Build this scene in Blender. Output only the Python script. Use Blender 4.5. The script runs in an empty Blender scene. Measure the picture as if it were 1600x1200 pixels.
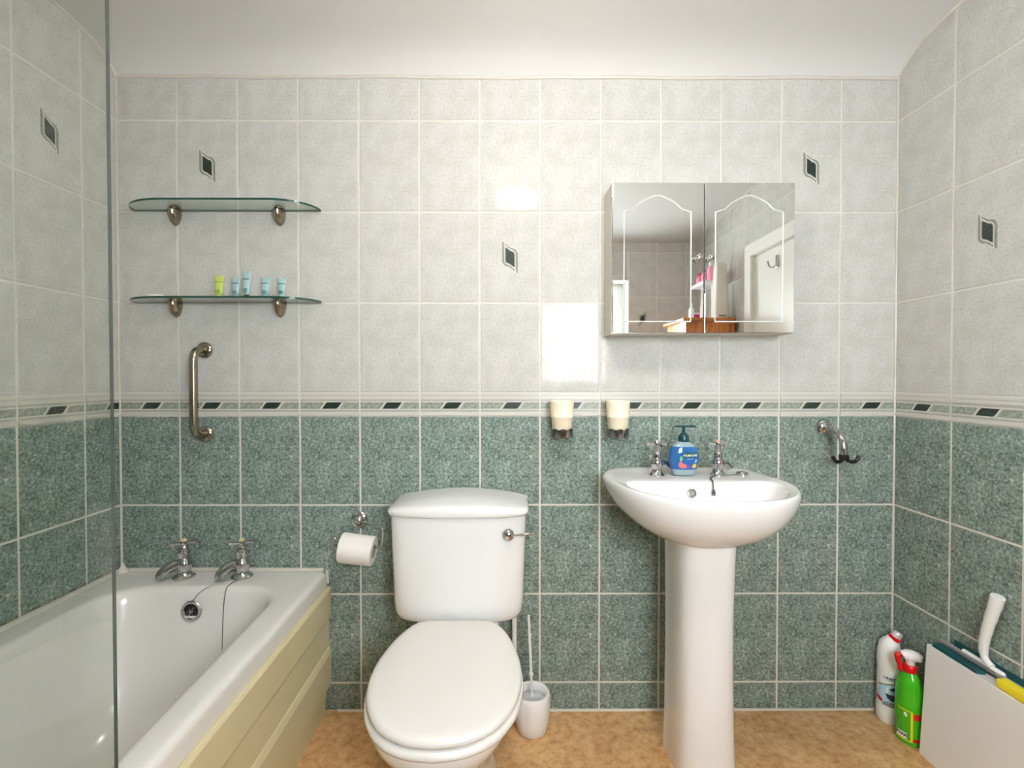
import bpy, bmesh, math, random
from mathutils import Vector, Matrix
random.seed(7)
PI = math.pi
scene = bpy.context.scene

# ------------------------------------------------------------------ camera, world, lights, exposure
ROOM_W, ROOM_D, CEIL_BACK = 2.586, 1.90, 2.113
cam_d = bpy.data.cameras.new('camera')
cam_d.sensor_fit = 'HORIZONTAL'; cam_d.sensor_width = 36.0
cam_d.lens = 743.9 / 1600 * 36.0
cam_d.clip_start = 0.02
cam = bpy.data.objects.new('camera', cam_d)
scene.collection.objects.link(cam)
cam.location = (1.299, -1.5875, 1.1226)
cam.rotation_euler = (PI / 2 - 0.0145, 0, -0.0036)
scene.camera = cam

WIN = (1.44, 2.11, 1.00, 1.785)          # window opening x0,x1,z0,z1 in the wall behind the camera
world = bpy.data.worlds.new('overcast_sky')
scene.world = world
world.use_nodes = True
bg = world.node_tree.nodes['Background']
bg.inputs[0].default_value = (0.93, 0.97, 1.0, 1)
bg.inputs[1].default_value = 18.5
pl = bpy.data.lights.new('window_portal', 'AREA')
pl.shape = 'RECTANGLE'; pl.size = WIN[1] - WIN[0]; pl.size_y = WIN[3] - WIN[2]
pl.cycles.is_portal = True
po = bpy.data.objects.new('window_portal', pl)
scene.collection.objects.link(po)
po.location = ((WIN[0] + WIN[1]) / 2, -2.085, (WIN[2] + WIN[3]) / 2)
po.rotation_euler = (PI / 2, 0, PI)       # faces into the room (+y)
LAMP_POS = (1.328, -0.86, 2.03)
LAMP_STRENGTH = 38.0

scene.view_settings.view_transform = 'Standard'
scene.view_settings.look = 'None'
scene.view_settings.gamma = 1.0
scene.view_settings.use_curve_mapping = False
scene.view_settings.exposure = 1.08
scene.cycles.max_bounces = 14
scene.cycles.diffuse_bounces = 8
scene.cycles.glossy_bounces = 6
scene.cycles.transparent_max_bounces = 16
scene.cycles.sample_clamp_indirect = 6.0
scene.cycles.caustics_reflective = False
scene.cycles.caustics_refractive = False

# ------------------------------------------------------------------ materials
def srgb(r, g, b):
    f = lambda c: (c / 255 / 12.92) if c / 255 <= 0.04045 else ((c / 255 + 0.055) / 1.055) ** 2.4
    return (f(r), f(g), f(b), 1)

def new_mat(name):
    m = bpy.data.materials.new(name); m.use_nodes = True
    nt = m.node_tree; p = nt.nodes['Principled BSDF']
    return m, nt, p

def mat(name, col, rough=0.4, metal=0.0, var=0.03, scale=30, bump=0.0, coat=0.0, sss=0.0):
    """plain procedural material: base colour with a little noise variation"""
    m, nt, p = new_mat(name)
    c = srgb(*col)
    tc = nt.nodes.new('ShaderNodeTexCoord')
    n = nt.nodes.new('ShaderNodeTexNoise'); n.inputs['Scale'].default_value = scale; n.inputs['Detail'].default_value = 4
    nt.links.new(tc.outputs['Object'], n.inputs['Vector'])
    mx = nt.nodes.new('ShaderNodeMix'); mx.data_type = 'RGBA'
    mx.inputs['A'].default_value = tuple(x * (1 - var) for x in c[:3]) + (1,)
    mx.inputs['B'].default_value = tuple(min(1, x * (1 + var)) for x in c[:3]) + (1,)
    nt.links.new(n.outputs['Fac'], mx.inputs['Factor'])
    nt.links.new(mx.outputs['Result'], p.inputs['Base Color'])
    p.inputs['Roughness'].default_value = rough
    p.inputs['Metallic'].default_value = metal
    p.inputs['Coat Weight'].default_value = coat
    p.inputs['Coat Roughness'].default_value = 0.05
    if bump:
        b = nt.nodes.new('ShaderNodeBump'); b.inputs['Strength'].default_value = bump; b.inputs['Distance'].default_value = 0.002
        nt.links.new(n.outputs['Fac'], b.inputs['Height']); nt.links.new(b.outputs['Normal'], p.inputs['Normal'])
    return m

def ramp(nt, stops, interp='LINEAR'):
    r = nt.nodes.new('ShaderNodeValToRGB'); r.color_ramp.interpolation = interp
    while len(r.color_ramp.elements) < len(stops): r.color_ramp.elements.new(0.5)
    for e, (pos, col) in zip(r.color_ramp.elements, stops):
        e.position = pos; e.color = col
    return r

def tile_white_mat():
    m, nt, p = new_mat('glazed_white_tile')
    tc = nt.nodes.new('ShaderNodeTexCoord')
    n1 = nt.nodes.new('ShaderNodeTexNoise'); n1.inputs['Scale'].default_value = 150; n1.inputs['Detail'].default_value = 5; n1.inputs['Roughness'].default_value = 0.62
    n2 = nt.nodes.new('ShaderNodeTexNoise'); n2.inputs['Scale'].default_value = 17; n2.inputs['Detail'].default_value = 3
    v = nt.nodes.new('ShaderNodeTexNoise'); v.inputs['Scale'].default_value = 190; v.inputs['Detail'].default_value = 2
    for n in (n1, n2, v): nt.links.new(tc.outputs['Object'], n.inputs['Vector'])
    r1 = ramp(nt, [(0.30, srgb(178, 178, 176)), (0.45, srgb(197, 197, 194)), (0.65, srgb(205, 204, 201))])
    nt.links.new(n1.outputs['Fac'], r1.inputs['Fac'])
    r2 = ramp(nt, [(0.38, srgb(244, 244, 241)), (0.62, srgb(255, 255, 255))])
    nt.links.new(n2.outputs['Fac'], r2.inputs['Fac'])
    mx = nt.nodes.new('ShaderNodeMix'); mx.data_type = 'RGBA'; mx.blend_type = 'MULTIPLY'; mx.inputs['Factor'].default_value = 1
    nt.links.new(r1.outputs['Color'], mx.inputs['A']); nt.links.new(r2.outputs['Color'], mx.inputs['B'])
    r3 = ramp(nt, [(0.70, (0, 0, 0, 1)), (0.76, (1, 1, 1, 1))])
    nt.links.new(v.outputs['Fac'], r3.inputs['Fac'])
    mx2 = nt.nodes.new('ShaderNodeMix'); mx2.data_type = 'RGBA'
    mx2.inputs['B'].default_value = srgb(156, 158, 156)
    nt.links.new(r3.outputs['Color'], mx2.inputs['Factor']); nt.links.new(mx.outputs['Result'], mx2.inputs['A'])
    nt.links.new(mx2.outputs['Result'], p.inputs['Base Color'])
    p.inputs['Roughness'].default_value = 0.07
    p.inputs['Specular IOR Level'].default_value = 0.11
    return m

def tile_green_mat(name='glazed_green_tile', gain=1.0):
    m, nt, p = new_mat(name)
    tc = nt.nodes.new('ShaderNodeTexCoord')
    nd = nt.nodes.new('ShaderNodeTexNoise'); nd.inputs['Scale'].default_value = 70; nd.inputs['Detail'].default_value = 3
    nt.links.new(tc.outputs['Object'], nd.inputs['Vector'])
    mv = nt.nodes.new('ShaderNodeMix'); mv.data_type = 'VECTOR'; mv.inputs['Factor'].default_value = 0.012
    nt.links.new(tc.outputs['Object'], mv.inputs['A']); nt.links.new(nd.outputs['Color'], mv.inputs['B'])
    vo = nt.nodes.new('ShaderNodeTexVoronoi'); vo.inputs['Scale'].default_value = 260
    nt.links.new(mv.outputs['Result'], vo.inputs['Vector'])
    sp = nt.nodes.new('ShaderNodeSeparateColor'); nt.links.new(vo.outputs['Color'], sp.inputs['Color'])
    n2 = nt.nodes.new('ShaderNodeTexNoise'); n2.inputs['Scale'].default_value = 22; n2.inputs['Detail'].default_value = 4
    nt.links.new(tc.outputs['Object'], n2.inputs['Vector'])
    n3 = nt.nodes.new('ShaderNodeTexNoise'); n3.inputs['Scale'].default_value = 120; n3.inputs['Detail'].default_value = 5
    nt.links.new(tc.outputs['Object'], n3.inputs['Vector'])
    a = nt.nodes.new('ShaderNodeMath'); a.operation = 'MULTIPLY_ADD'; a.inputs[1].default_value = 0.24
    nt.links.new(sp.outputs[0], a.inputs[0]); nt.links.new(n3.outputs['Fac'], a.inputs[2])
    a2 = nt.nodes.new('ShaderNodeMath'); a2.operation = 'MULTIPLY_ADD'; a2.inputs[1].default_value = 0.55
    nt.links.new(n2.outputs['Fac'], a2.inputs[0]); nt.links.new(a.outputs[0], a2.inputs[2])
    a3 = nt.nodes.new('ShaderNodeMath'); a3.operation = 'MULTIPLY'; a3.inputs[1].default_value = 0.72
    nt.links.new(a2.outputs[0], a3.inputs[0]); a2 = a3
    g = lambda r, gg, b: tuple(min(1, x * gain) for x in srgb(r, gg, b)[:3]) + (1,)
    r = ramp(nt, [(0.46, g(84, 96, 90)), (0.57, g(111, 125, 118)), (0.66, g(130, 145, 137)), (0.74, g(143, 157, 150)), (0.84, g(182, 192, 185))])
    nt.links.new(a2.outputs[0], r.inputs['Fac'])
    nt.links.new(r.outputs['Color'], p.inputs['Base Color'])
    p.inputs['Roughness'].default_value = 0.10
    p.inputs['Specular IOR Level'].default_value = 0.11
    return m

def floor_mat():
    m, nt, p = new_mat('cork_look_vinyl')
    tc = nt.nodes.new('ShaderNodeTexCoord')
    n1 = nt.nodes.new('ShaderNodeTexNoise'); n1.inputs['Scale'].default_value = 38; n1.inputs['Detail'].default_value = 7; n1.inputs['Roughness'].default_value = 0.7
    n2 = nt.nodes.new('ShaderNodeTexNoise'); n2.inputs['Scale'].default_value = 9; n2.inputs['Detail'].default_value = 3
    vo = nt.nodes.new('ShaderNodeTexNoise'); vo.inputs['Scale'].default_value = 130; vo.inputs['Detail'].default_value = 3; vo.inputs['Distortion'].default_value = 1.5
    for n in (n1, n2, vo): nt.links.new(tc.outputs['Object'], n.inputs['Vector'])
    r1 = ramp(nt, [(0.33, srgb(184, 136, 88)), (0.5, srgb(214, 174, 124)), (0.66, srgb(228, 194, 148))])
    nt.links.new(n1.outputs['Fac'], r1.inputs['Fac'])
    r2 = ramp(nt, [(0.3, srgb(232, 220, 205)), (0.7, srgb(255, 255, 255))])
    nt.links.new(n2.outputs['Fac'], r2.inputs['Fac'])
    mx = nt.nodes.new('ShaderNodeMix'); mx.data_type = 'RGBA'; mx.blend_type = 'MULTIPLY'; mx.inputs['Factor'].default_value = 1
    nt.links.new(r1.outputs['Color'], mx.inputs['A']); nt.links.new(r2.outputs['Color'], mx.inputs['B'])
    r3 = ramp(nt, [(0.63, (0, 0, 0, 1)), (0.72, (0.6, 0.6, 0.6, 1))])
    nt.links.new(vo.outputs['Fac'], r3.inputs['Fac'])
    mx2 = nt.nodes.new('ShaderNodeMix'); mx2.data_type = 'RGBA'; mx2.inputs['B'].default_value = srgb(164, 118, 76)
    nt.links.new(r3.outputs['Color'], mx2.inputs['Factor']); nt.links.new(mx.outputs['Result'], mx2.inputs['A'])
    nt.links.new(mx2.outputs['Result'], p.inputs['Base Color'])
    p.inputs['Roughness'].default_value = 0.38
    return m

def wood_mat():
    m, nt, p = new_mat('varnished_orange_pine')
    tc = nt.nodes.new('ShaderNodeTexCoord')
    mp = nt.nodes.new('ShaderNodeMapping'); mp.inputs['Scale'].default_value = (40, 40, 3)
    n = nt.nodes.new('ShaderNodeTexNoise'); n.inputs['Scale'].default_value = 2.0; n.inputs['Detail'].default_value = 5
    nt.links.new(tc.outputs['Object'], mp.inputs['Vector']); nt.links.new(mp.outputs['Vector'], n.inputs['Vector'])
    r = ramp(nt, [(0.3, srgb(150, 78, 22)), (0.7, srgb(206, 128, 58))])
    nt.links.new(n.outputs['Fac'], r.inputs['Fac']); nt.links.new(r.outputs['Color'], p.inputs['Base Color'])
    p.inputs['Roughness'].default_value = 0.3
    return m

def sheet_glass(name, tint, gloss=1.0):
    """clear sheet: passes light straight through, reflects by Fresnel"""
    m = bpy.data.materials.new(name); m.use_nodes = True
    nt = m.node_tree; nt.nodes.clear()
    out = nt.nodes.new('ShaderNodeOutputMaterial')
    t = nt.nodes.new('ShaderNodeBsdfTransparent'); t.inputs[0].default_value = tint
    g = nt.nodes.new('ShaderNodeBsdfGlossy'); g.inputs['Roughness'].default_value = 0.02
    fr = nt.nodes.new('ShaderNodeFresnel'); fr.inputs['IOR'].default_value = 1.45
    ge = nt.nodes.new('ShaderNodeNewGeometry')          # reflect on the way in only (a sheet, not a solid block)
    fb = nt.nodes.new('ShaderNodeMath'); fb.operation = 'MULTIPLY_ADD'; fb.inputs[1].default_value = -1.7 * gloss; fb.inputs[2].default_value = 1.7 * gloss
    nt.links.new(ge.outputs['Backfacing'], fb.inputs[0])
    ml = nt.nodes.new('ShaderNodeMath'); ml.operation = 'MULTIPLY'; ml.use_clamp = True
    nt.links.new(fr.outputs[0], ml.inputs[0]); nt.links.new(fb.outputs[0], ml.inputs[1])
    mx = nt.nodes.new('ShaderNodeMixShader')
    nt.links.new(ml.outputs[0], mx.inputs[0]); nt.links.new(t.outputs[0], mx.inputs[1]); nt.links.new(g.outputs[0], mx.inputs[2])
    nt.links.new(mx.outputs[0], out.inputs[0])
    return m

def emit_mat(name, col, strength):
    m, nt, p = new_mat(name)
    p.inputs['Base Color'].default_value = (0.9, 0.88, 0.82, 1)
    p.inputs['Emission Color'].default_value = col
    p.inputs['Emission Strength'].default_value = strength
    p.inputs['Roughness'].default_value = 0.2
    return m

M = {}
M['tile_white'] = tile_white_mat()
M['tile_green'] = tile_green_mat()
M['border_light'] = mat('border_pale_green_marble', (148, 155, 144), 0.25, var=0.95, scale=170)
M['border_dark'] = mat('border_dark_green_marble', (42, 54, 46), 0.25, var=1.0, scale=170)
M['border_cream'] = mat('border_cream_glaze', (206, 204, 197), 0.2, var=0.03, scale=60)
M['border_grey'] = mat('border_grey_glaze', (176, 175, 170), 0.25, var=0.1, scale=120)
M['motif_grey'] = mat('motif_grey_glaze', (140, 142, 134), 0.25, var=0.6, scale=200)
M['grout'] = mat('cream_grout', (212, 209, 202), 0.85, var=0.06, scale=40)
M['sealant'] = mat('cream_sealant', (208, 203, 194), 0.45, var=0.05, scale=25)
M['ceiling'] = mat('white_emulsion', (212, 211, 209), 0.8, var=0.012, scale=6, bump=0.04)
M['floor'] = floor_mat()
M['white_paint'] = mat('white_gloss_paint', (228, 227, 222), 0.35, var=0.02, scale=8)
M['upvc'] = mat('white_upvc', (236, 238, 238), 0.3, var=0.01)
M['china'] = mat('white_vitreous_china', (236, 236, 236), 0.12, var=0.012, scale=5, coat=0.5)
M['acrylic'] = mat('white_bath_acrylic', (226, 224, 221), 0.2, var=0.015, scale=5, coat=0.25)
M['seat'] = mat('white_seat_plastic', (231, 228, 224), 0.2, var=0.01, scale=5, coat=0.2)
M['panel'] = mat('cream_panel_plastic', (216, 206, 168), 0.33, var=0.03, scale=6)
M['chrome'] = mat('polished_chrome', (205, 205, 205), 0.06, metal=1, var=0.02)
M['nickel'] = mat('brushed_nickel', (160, 150, 132), 0.22, metal=1, var=0.04)
M['gunmetal'] = mat('smoked_chrome', (150, 147, 146), 0.2, metal=1, var=0.04)
M['brass_tip'] = mat('yellowed_cap', (206, 190, 140), 0.3, var=0.05)
M['red_tip'] = mat('faded_red_cap', (214, 150, 130), 0.3, var=0.05)
M['black'] = mat('black_plastic', (16, 16, 16), 0.35, var=0.1)
M['dark_hole'] = mat('dark_recess', (24, 24, 24), 0.7, var=0.1)
M['mirror'] = mat('silvered_mirror', (243, 246, 245), 0.004, metal=1, var=0.0)
M['bevel'] = mat('ground_mirror_groove', (232, 234, 232), 0.32, metal=0.35, var=0.02)
M['cabinet_body'] = mat('pale_melamine', (212, 205, 194), 0.45, var=0.02)
M['glass'] = sheet_glass('clear_shelf_glass', (0.90, 0.955, 0.93, 1))
M['screen_glass'] = sheet_glass('clear_screen_glass', (0.94, 0.965, 0.945, 1), 1.0)
M['window_glass'] = sheet_glass('window_pane', (0.97, 0.98, 0.98, 1))
M['glass_edge'] = mat('green_glass_edge', (34, 74, 62), 0.12, var=0.15, scale=20)
M['screen_edge'] = mat('grey_green_glass_edge', (88, 98, 92), 0.2, var=0.08, scale=20)
M['paper'] = mat('white_tissue', (240, 236, 232), 0.95, var=0.02, scale=90, bump=0.2)
M['cardboard'] = mat('core_cardboard', (150, 135, 112), 0.9, var=0.06)
M['cream_cup'] = mat('cream_plastic_tumbler', (246, 233, 208), 0.35, var=0.015, coat=0.1)
M['white_plastic'] = mat('white_plastic', (238, 238, 238), 0.3, var=0.012)
M['grey_bristle'] = mat('grey_bristles', (196, 198, 202), 0.7, var=0.12, scale=120)
M['board'] = mat('white_melamine_board', (238, 238, 238), 0.38, var=0.01)
M['teal'] = mat('dark_teal_rubber', (10, 74, 80), 0.4, var=0.15)
M['smoke_rail'] = mat('grey_blade_rail', (150, 146, 146), 0.22, var=0.06)
M['yellow'] = mat('yellow_sponge', (238, 218, 40), 0.8, var=0.1, scale=110, bump=0.4)
M['red'] = mat('red_plastic', (214, 18, 22), 0.28, var=0.03)
M['green_bottle'] = mat('bright_green_plastic', (66, 184, 26), 0.22, var=0.04, coat=0.2)
M['green_label'] = mat('green_label_print', (84, 176, 40), 0.4, var=0.06)
M['yellow_line'] = mat('yellow_label_print', (232, 226, 30), 0.4, var=0.04)
M['pale_blue'] = mat('pale_blue_label_print', (178, 214, 236), 0.4, var=0.05)
M['navy'] = mat('navy_label_print', (30, 34, 72), 0.4, var=0.1)
M['grey_print'] = mat('grey_label_print', (128, 134, 134), 0.4, var=0.2, scale=120)
M['white_print'] = mat('white_label_print', (240, 240, 238), 0.4, var=0.01)
M['clear_cap'] = mat('frosted_clear_cap', (206, 196, 196), 0.2, var=0.04)
M['teal_pump'] = mat('deep_teal_plastic', (10, 66, 70), 0.25, var=0.05)
M['soap_blue'] = mat('blue_liquid_soap', (36, 96, 158), 0.08, var=0.35, scale=28, coat=0.6)
M['soap_clear'] = mat('clear_bottle_plastic', (142, 164, 172), 0.08, var=0.06, coat=0.6)
M['label_blue'] = mat('sea_blue_label', (28, 92, 160), 0.3, var=0.25, scale=70)
M['label_green'] = mat('dark_green_label_band', (14, 88, 62), 0.3, var=0.05)
M['coral'] = mat('coral_print', (236, 102, 92), 0.4, var=0.06)
M['fish_yellow'] = mat('yellow_print', (206, 176, 72), 0.4, var=0.15, scale=120)
M['weed_green'] = mat('weed_green_print', (124, 176, 92), 0.4, var=0.1)
M['violet'] = mat('violet_print', (92, 84, 176), 0.4, var=0.1)
M['lime_gel'] = mat('lime_gel_tube', (186, 204, 110), 0.2, var=0.12, scale=60, coat=0.3)
M['aqua_gel'] = mat('aqua_gel_tube', (164, 194, 196), 0.2, var=0.1, scale=60, coat=0.3)
M['aqua_dark'] = mat('teal_tube_print', (84, 130, 136), 0.3, var=0.1)
M['lime_dark'] = mat('olive_tube_print', (130, 164, 40), 0.3, var=0.1)
M['soap_bar'] = mat('white_soap', (240, 236, 228), 0.4, var=0.01)
M['pink'] = mat('pink_liquid', (232, 150, 178), 0.25, var=0.1)
M['magenta'] = mat('magenta_plastic', (196, 44, 112), 0.3, var=0.08)
M['wood'] = wood_mat()
M['lamp'] = emit_mat('lit_opal_glass', (1.0, 0.93, 0.85, 1), LAMP_STRENGTH)
M['foliage'] = mat('garden_ground', (120, 132, 110), 0.9, var=0.2, scale=3)

# ------------------------------------------------------------------ mesh helpers
COL = scene.collection

def world_offset(o):
    v = Vector((0, 0, 0))
    while o is not None:
        v += o.location; o = o.parent
    return v

def obj(name, bm, mats, parent=None, smooth=False, angle=None):
    """link a bmesh (in world coordinates) as one mesh object; children are rebased to their parent"""
    if parent is not None:
        off = world_offset(parent)
        bmesh.ops.translate(bm, verts=bm.verts, vec=-off)
    bmesh.ops.recalc_face_normals(bm, faces=bm.faces)
    me = bpy.data.meshes.new(name)
    if smooth:
        for f in bm.faces: f.smooth = True
        lim = math.radians(angle or 40)
        for e in bm.edges:
            if len(e.link_faces) == 2 and e.calc_face_angle(0) > lim: e.smooth = False
    bm.to_mesh(me); bm.free()
    if not isinstance(mats, (list, tuple)): mats = [mats]
    for m in mats: me.materials.append(M[m] if isinstance(m, str) else m)
    o = bpy.data.objects.new(name, me); COL.objects.link(o)
    if parent is not None: o.parent = parent
    return o

def tag(o, label=None, cat=None, group=None, kind=None):
    if label: o['label'] = label
    if cat: o['category'] = cat
    if group: o['group'] = group
    if kind: o['kind'] = kind
    return o

def thing(name, loc, label, cat, group=None):
    o = bpy.data.objects.new(name, None); COL.objects.link(o)
    o.location = loc; o.empty_display_size = 0.05
    return tag(o, label, cat, group)

def copy_tree(o, parent=None):
    c = o.copy(); COL.objects.link(c)
    if parent is not None:
        c.parent = parent
    for ch in [x for x in bpy.data.objects if x.parent == o]:
        copy_tree(ch, c)
    return c

def B(): return bmesh.new()

def box(bm, x0, x1, y0, y1, z0, z1, mi=0, bevel=0):
    vs = [bm.verts.new(p) for p in ((x0, y0, z0), (x1, y0, z0), (x1, y1, z0), (x0, y1, z0), (x0, y0, z1), (x1, y0, z1), (x1, y1, z1), (x0, y1, z1))]
    fs = [bm.faces.new([vs[i] for i in q]) for q in ((0, 3, 2, 1), (4, 5, 6, 7), (0, 1, 5, 4), (1, 2, 6, 5), (2, 3, 7, 6), (3, 0, 4, 7))]
    for f in fs: f.material_index = mi
    if bevel:
        es = set(e for f in fs for e in f.edges)
        r = bmesh.ops.bevel(bm, geom=list(es), offset=bevel, segments=2, affect='EDGES', profile=0.6)
        for f in r['faces']: f.material_index = mi
    return vs

def loft(bm, rings, cap0=True, cap1=True, mi=0, closed=True):
    rv = [[bm.verts.new(p) for p in r] for r in rings]
    n = len(rings[0])
    for a, b in zip(rv[:-1], rv[1:]):
        for i in range(n if closed else n - 1):
            j = (i + 1) % n
            f = bm.faces.new((a[i], a[j], b[j], b[i])); f.material_index = mi
    if cap0: bm.faces.new(list(reversed(rv[0]))).material_index = mi
    if cap1: bm.faces.new(rv[-1]).material_index = mi
    return rv

def lathe(bm, prof, c=(0, 0, 0), axis=(0, 0, 1), n=24, mi=0, sx=1.0, sy=1.0, cap0=True, cap1=True):
    """profile of (radius, height) turned about axis"""
    ax = Vector(axis).normalized()
    q = Vector((0, 0, 1)).rotation_difference(ax).to_matrix()
    c = Vector(c)
    rings = [[c + q @ Vector((max(r, 1e-5) * math.cos(2 * PI * i / n) * sx, max(r, 1e-5) * math.sin(2 * PI * i / n) * sy, h)) for i in range(n)] for r, h in prof]
    return loft(bm, rings, cap0, cap1, mi)

def tube(bm, pts, rad, n=12, mi=0, caps=True, flat=1.0):
    """swept tube through points; rad a number or list"""
    P = [Vector(p) for p in pts]
    R = rad if isinstance(rad, (list, tuple)) else [rad] * len(P)
    T = []
    for i in range(len(P)):
        a = P[max(0, i - 1)]; b = P[min(len(P) - 1, i + 1)]
        T.append((b - a).normalized())
    up = Vector((0, 0, 1)) if abs(T[0].z) < 0.9 else Vector((1, 0, 0))
    N = T[0].cross(up).normalized()
    rings = []
    for i, p in enumerate(P):
        if i:
            N = (T[i - 1].rotation_difference(T[i])) @ N
            N = (N - T[i] * N.dot(T[i])).normalized()
        Bn = T[i].cross(N)
        rings.append([p + (N * math.cos(2 * PI * k / n) + Bn * math.sin(2 * PI * k / n) * flat) * R[i] for k in range(n)])
    return loft(bm, rings, caps, caps, mi)

def smooth_path(pts, sub=6):
    P = [Vector(p) for p in pts]; out = []
    for i in range(len(P) - 1):
        p0 = P[max(0, i - 1)]; p1 = P[i]; p2 = P[i + 1]; p3 = P[min(len(P) - 1, i + 2)]
        for k in range(sub):
            t = k / sub
            out.append(0.5 * ((2 * p1) + (-p0 + p2) * t + (2 * p0 - 5 * p1 + 4 * p2 - p3) * t * t + (-p0 + 3 * p1 - 3 * p2 + p3) * t ** 3))
    out.append(P[-1]); return out

def spline2(pts, sub=8):
    return [(v.x, v.y) for v in smooth_path([(p[0], p[1], 0) for p in pts], sub)]

def mirror_outline(half):
    """half outline from front centre round +x to back centre -> full closed outline"""
    return half + [(-x, y) for x, y in reversed(half[1:-1])]

def polar(poly, c, n):
    """resample a star-shaped outline at n equal angles about c, starting towards -y"""
    out = []
    m = len(poly)
    for k in range(n):
        a = -PI / 2 + 2 * PI * k / n
        d = (math.cos(a), math.sin(a)); best = None
        for i in range(m):
            ax, ay = poly[i][0] - c[0], poly[i][1] - c[1]
            bx, by = poly[(i + 1) % m][0] - c[0], poly[(i + 1) % m][1] - c[1]
            ex, ey = bx - ax, by - ay
            den = d[0] * ey - d[1] * ex
            if abs(den) < 1e-12: continue
            t = (ax * ey - ay * ex) / den
            s = (ax * d[1] - ay * d[0]) / den
            if t > 0 and -1e-9 <= s <= 1 + 1e-9 and (best is None or t > best): best = t
        best = best or 0.0
        out.append((c[0] + d[0] * best, c[1] + d[1] * best))
    return out

def rrect(x0, x1, y0, y1, r, z, n=8):
    out = []
    for cx, cy, a0 in ((x1 - r, y1 - r, 0), (x0 + r, y1 - r, PI / 2), (x0 + r, y0 + r, PI), (x1 - r, y0 + r, 1.5 * PI)):
        for k in range(n + 1):
            a = a0 + PI / 2 * k / n
            out.append((cx + r * math.cos(a), cy + r * math.sin(a), z))
    return out

def extrude_profile(bm, prof, p0, p1, mi=0):
    """prof: closed list of (dx, z) offsets; swept from p0 to p1 (both (x,y))"""
    r0 = [(p0[0] + a, p0[1], z) for a, z in prof]; r1 = [(p1[0] + a, p1[1], z) for a, z in prof]
    loft(bm, [r0, r1], True, True, mi)

def text_bm(s, size, bold=0.0):
    """lettering as flat mesh in the XY plane, centred"""
    cu = bpy.data.curves.new('lettering', 'FONT'); cu.body = s; cu.size = size
    cu.align_x = 'CENTER'; cu.align_y = 'CENTER'; cu.offset = bold; cu.resolution_u = 2
    o = bpy.data.objects.new('lettering', cu); COL.objects.link(o)
    dg = bpy.context.evaluated_depsgraph_get()
    me = bpy.data.meshes.new_from_object(o.evaluated_get(dg))
    bm = B(); bm.from_mesh(me)
    bpy.data.objects.remove(o); bpy.data.meshes.remove(me); bpy.data.curves.remove(cu)
    return bm

# ------------------------------------------------------------------ the room
def ceil_z(y):
    P = [(0, 2.113), (-0.02, 2.135), (-0.05, 2.158), (-0.09, 2.174), (-0.14, 2.184), (-0.22, 2.192), (-0.5, 2.196), (-1.0, 2.155), (-1.5, 2.095), (-1.9, 2.04)]
    if y >= 0: return P[0][1]
    for (a, za), (b, zb) in zip(P[:-1], P[1:]):
        if b <= y <= a: return za + (zb - za) * (a - y) / (a - b)
    return P[-1][1]

# floor
bm = B(); box(bm, -0.06, ROOM_W + 0.06, -ROOM_D - 0.06, 0.06, -0.06, 0.0)
tag(obj('floor', bm, 'floor'), 'tan cork-look vinyl floor with brown mottling', None, kind='structure')

# ceiling: coved where it meets the far wall, falling gently behind the camera
ys = [0, -0.01, -0.02, -0.035, -0.05, -0.07, -0.09, -0.115, -0.14, -0.18, -0.22, -0.3, -0.4, -0.5, -0.65, -0.8, -1.0, -1.2, -1.4, -1.6, -1.75, -1.9]
bm = B()
prof = [(y, ceil_z(y)) for y in ys] + [(-1.9, 2.4), (0, 2.4)]
loft(bm, [[(0.0, y, z) for y, z in prof], [(ROOM_W, y, z) for y, z in prof]])
tag(obj('ceiling', bm, 'ceiling', smooth=True, angle=25), 'white painted coved ceiling', None, kind='structure')

ROWS = [0.0, 0.095, 0.395, 0.695, 0.994, 1.070, 1.370, 1.670, 1.970, 2.3]
JOINT = 0.0064

def subtract(rect, hole):
    s0, s1, z0, z1 = rect; a0, a1, b0, b1 = hole
    if a0 >= s1 or a1 <= s0 or b0 >= z1 or b1 <= z0: return [rect]
    out = []
    if a0 > s0: out.append((s0, a0, z0, z1))
    if a1 < s1: out.append((a1, s1, z0, z1))
    m0, m1 = max(s0, a0), min(s1, a1)
    if b0 > z0: out.append((m0, m1, z0, b0))
    if b1 < z1: out.append((m0, m1, b1, z1))
    return out

tile_cache = {}
def tile_mesh(poly, matname, key):
    """one glazed tile: polygon (s,z) about its origin, arrised edges, 2.5 mm proud"""
    if key in tile_cache: return tile_cache[key]
    c = 0.0013
    bm = B()
    n = len(poly)
    cx = sum(p[0] for p in poly) / n; cz = sum(p[1] for p in poly) / n
    def ins(p, d):
        dx, dz = cx - p[0], cz - p[1]
        return (p[0] + math.copysign(min(d, abs(dx)), dx), p[1] + math.copysign(min(d, abs(dz)), dz))
    rings = [[(p[0], 0.003, p[1]) for p in poly], [(p[0], c * 0.8, p[1]) for p in poly],
             [(q[0], 0.0002, q[1]) for q in (ins(p, c * 0.7) for p in poly)], [(q[0], 0.0, q[1]) for q in (ins(p, c * 1.8) for p in poly)]]
    loft(bm, rings, False, True)
    bmesh.ops.recalc_face_normals(bm, faces=bm.faces)
    me = bpy.data.meshes.new('tile'); bm.to_mesh(me); bm.free()
    me.materials.append(M[matname])
    tile_cache[key] = me
    return me

def scurve(x0, x1, z0, z1, n=8):
    return [(x0 + (x1 - x0) * k / n, z0 + (z1 - z0) * (3 * (k / n) ** 2 - 2 * (k / n) ** 3)) for k in range(n + 1)]

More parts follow.
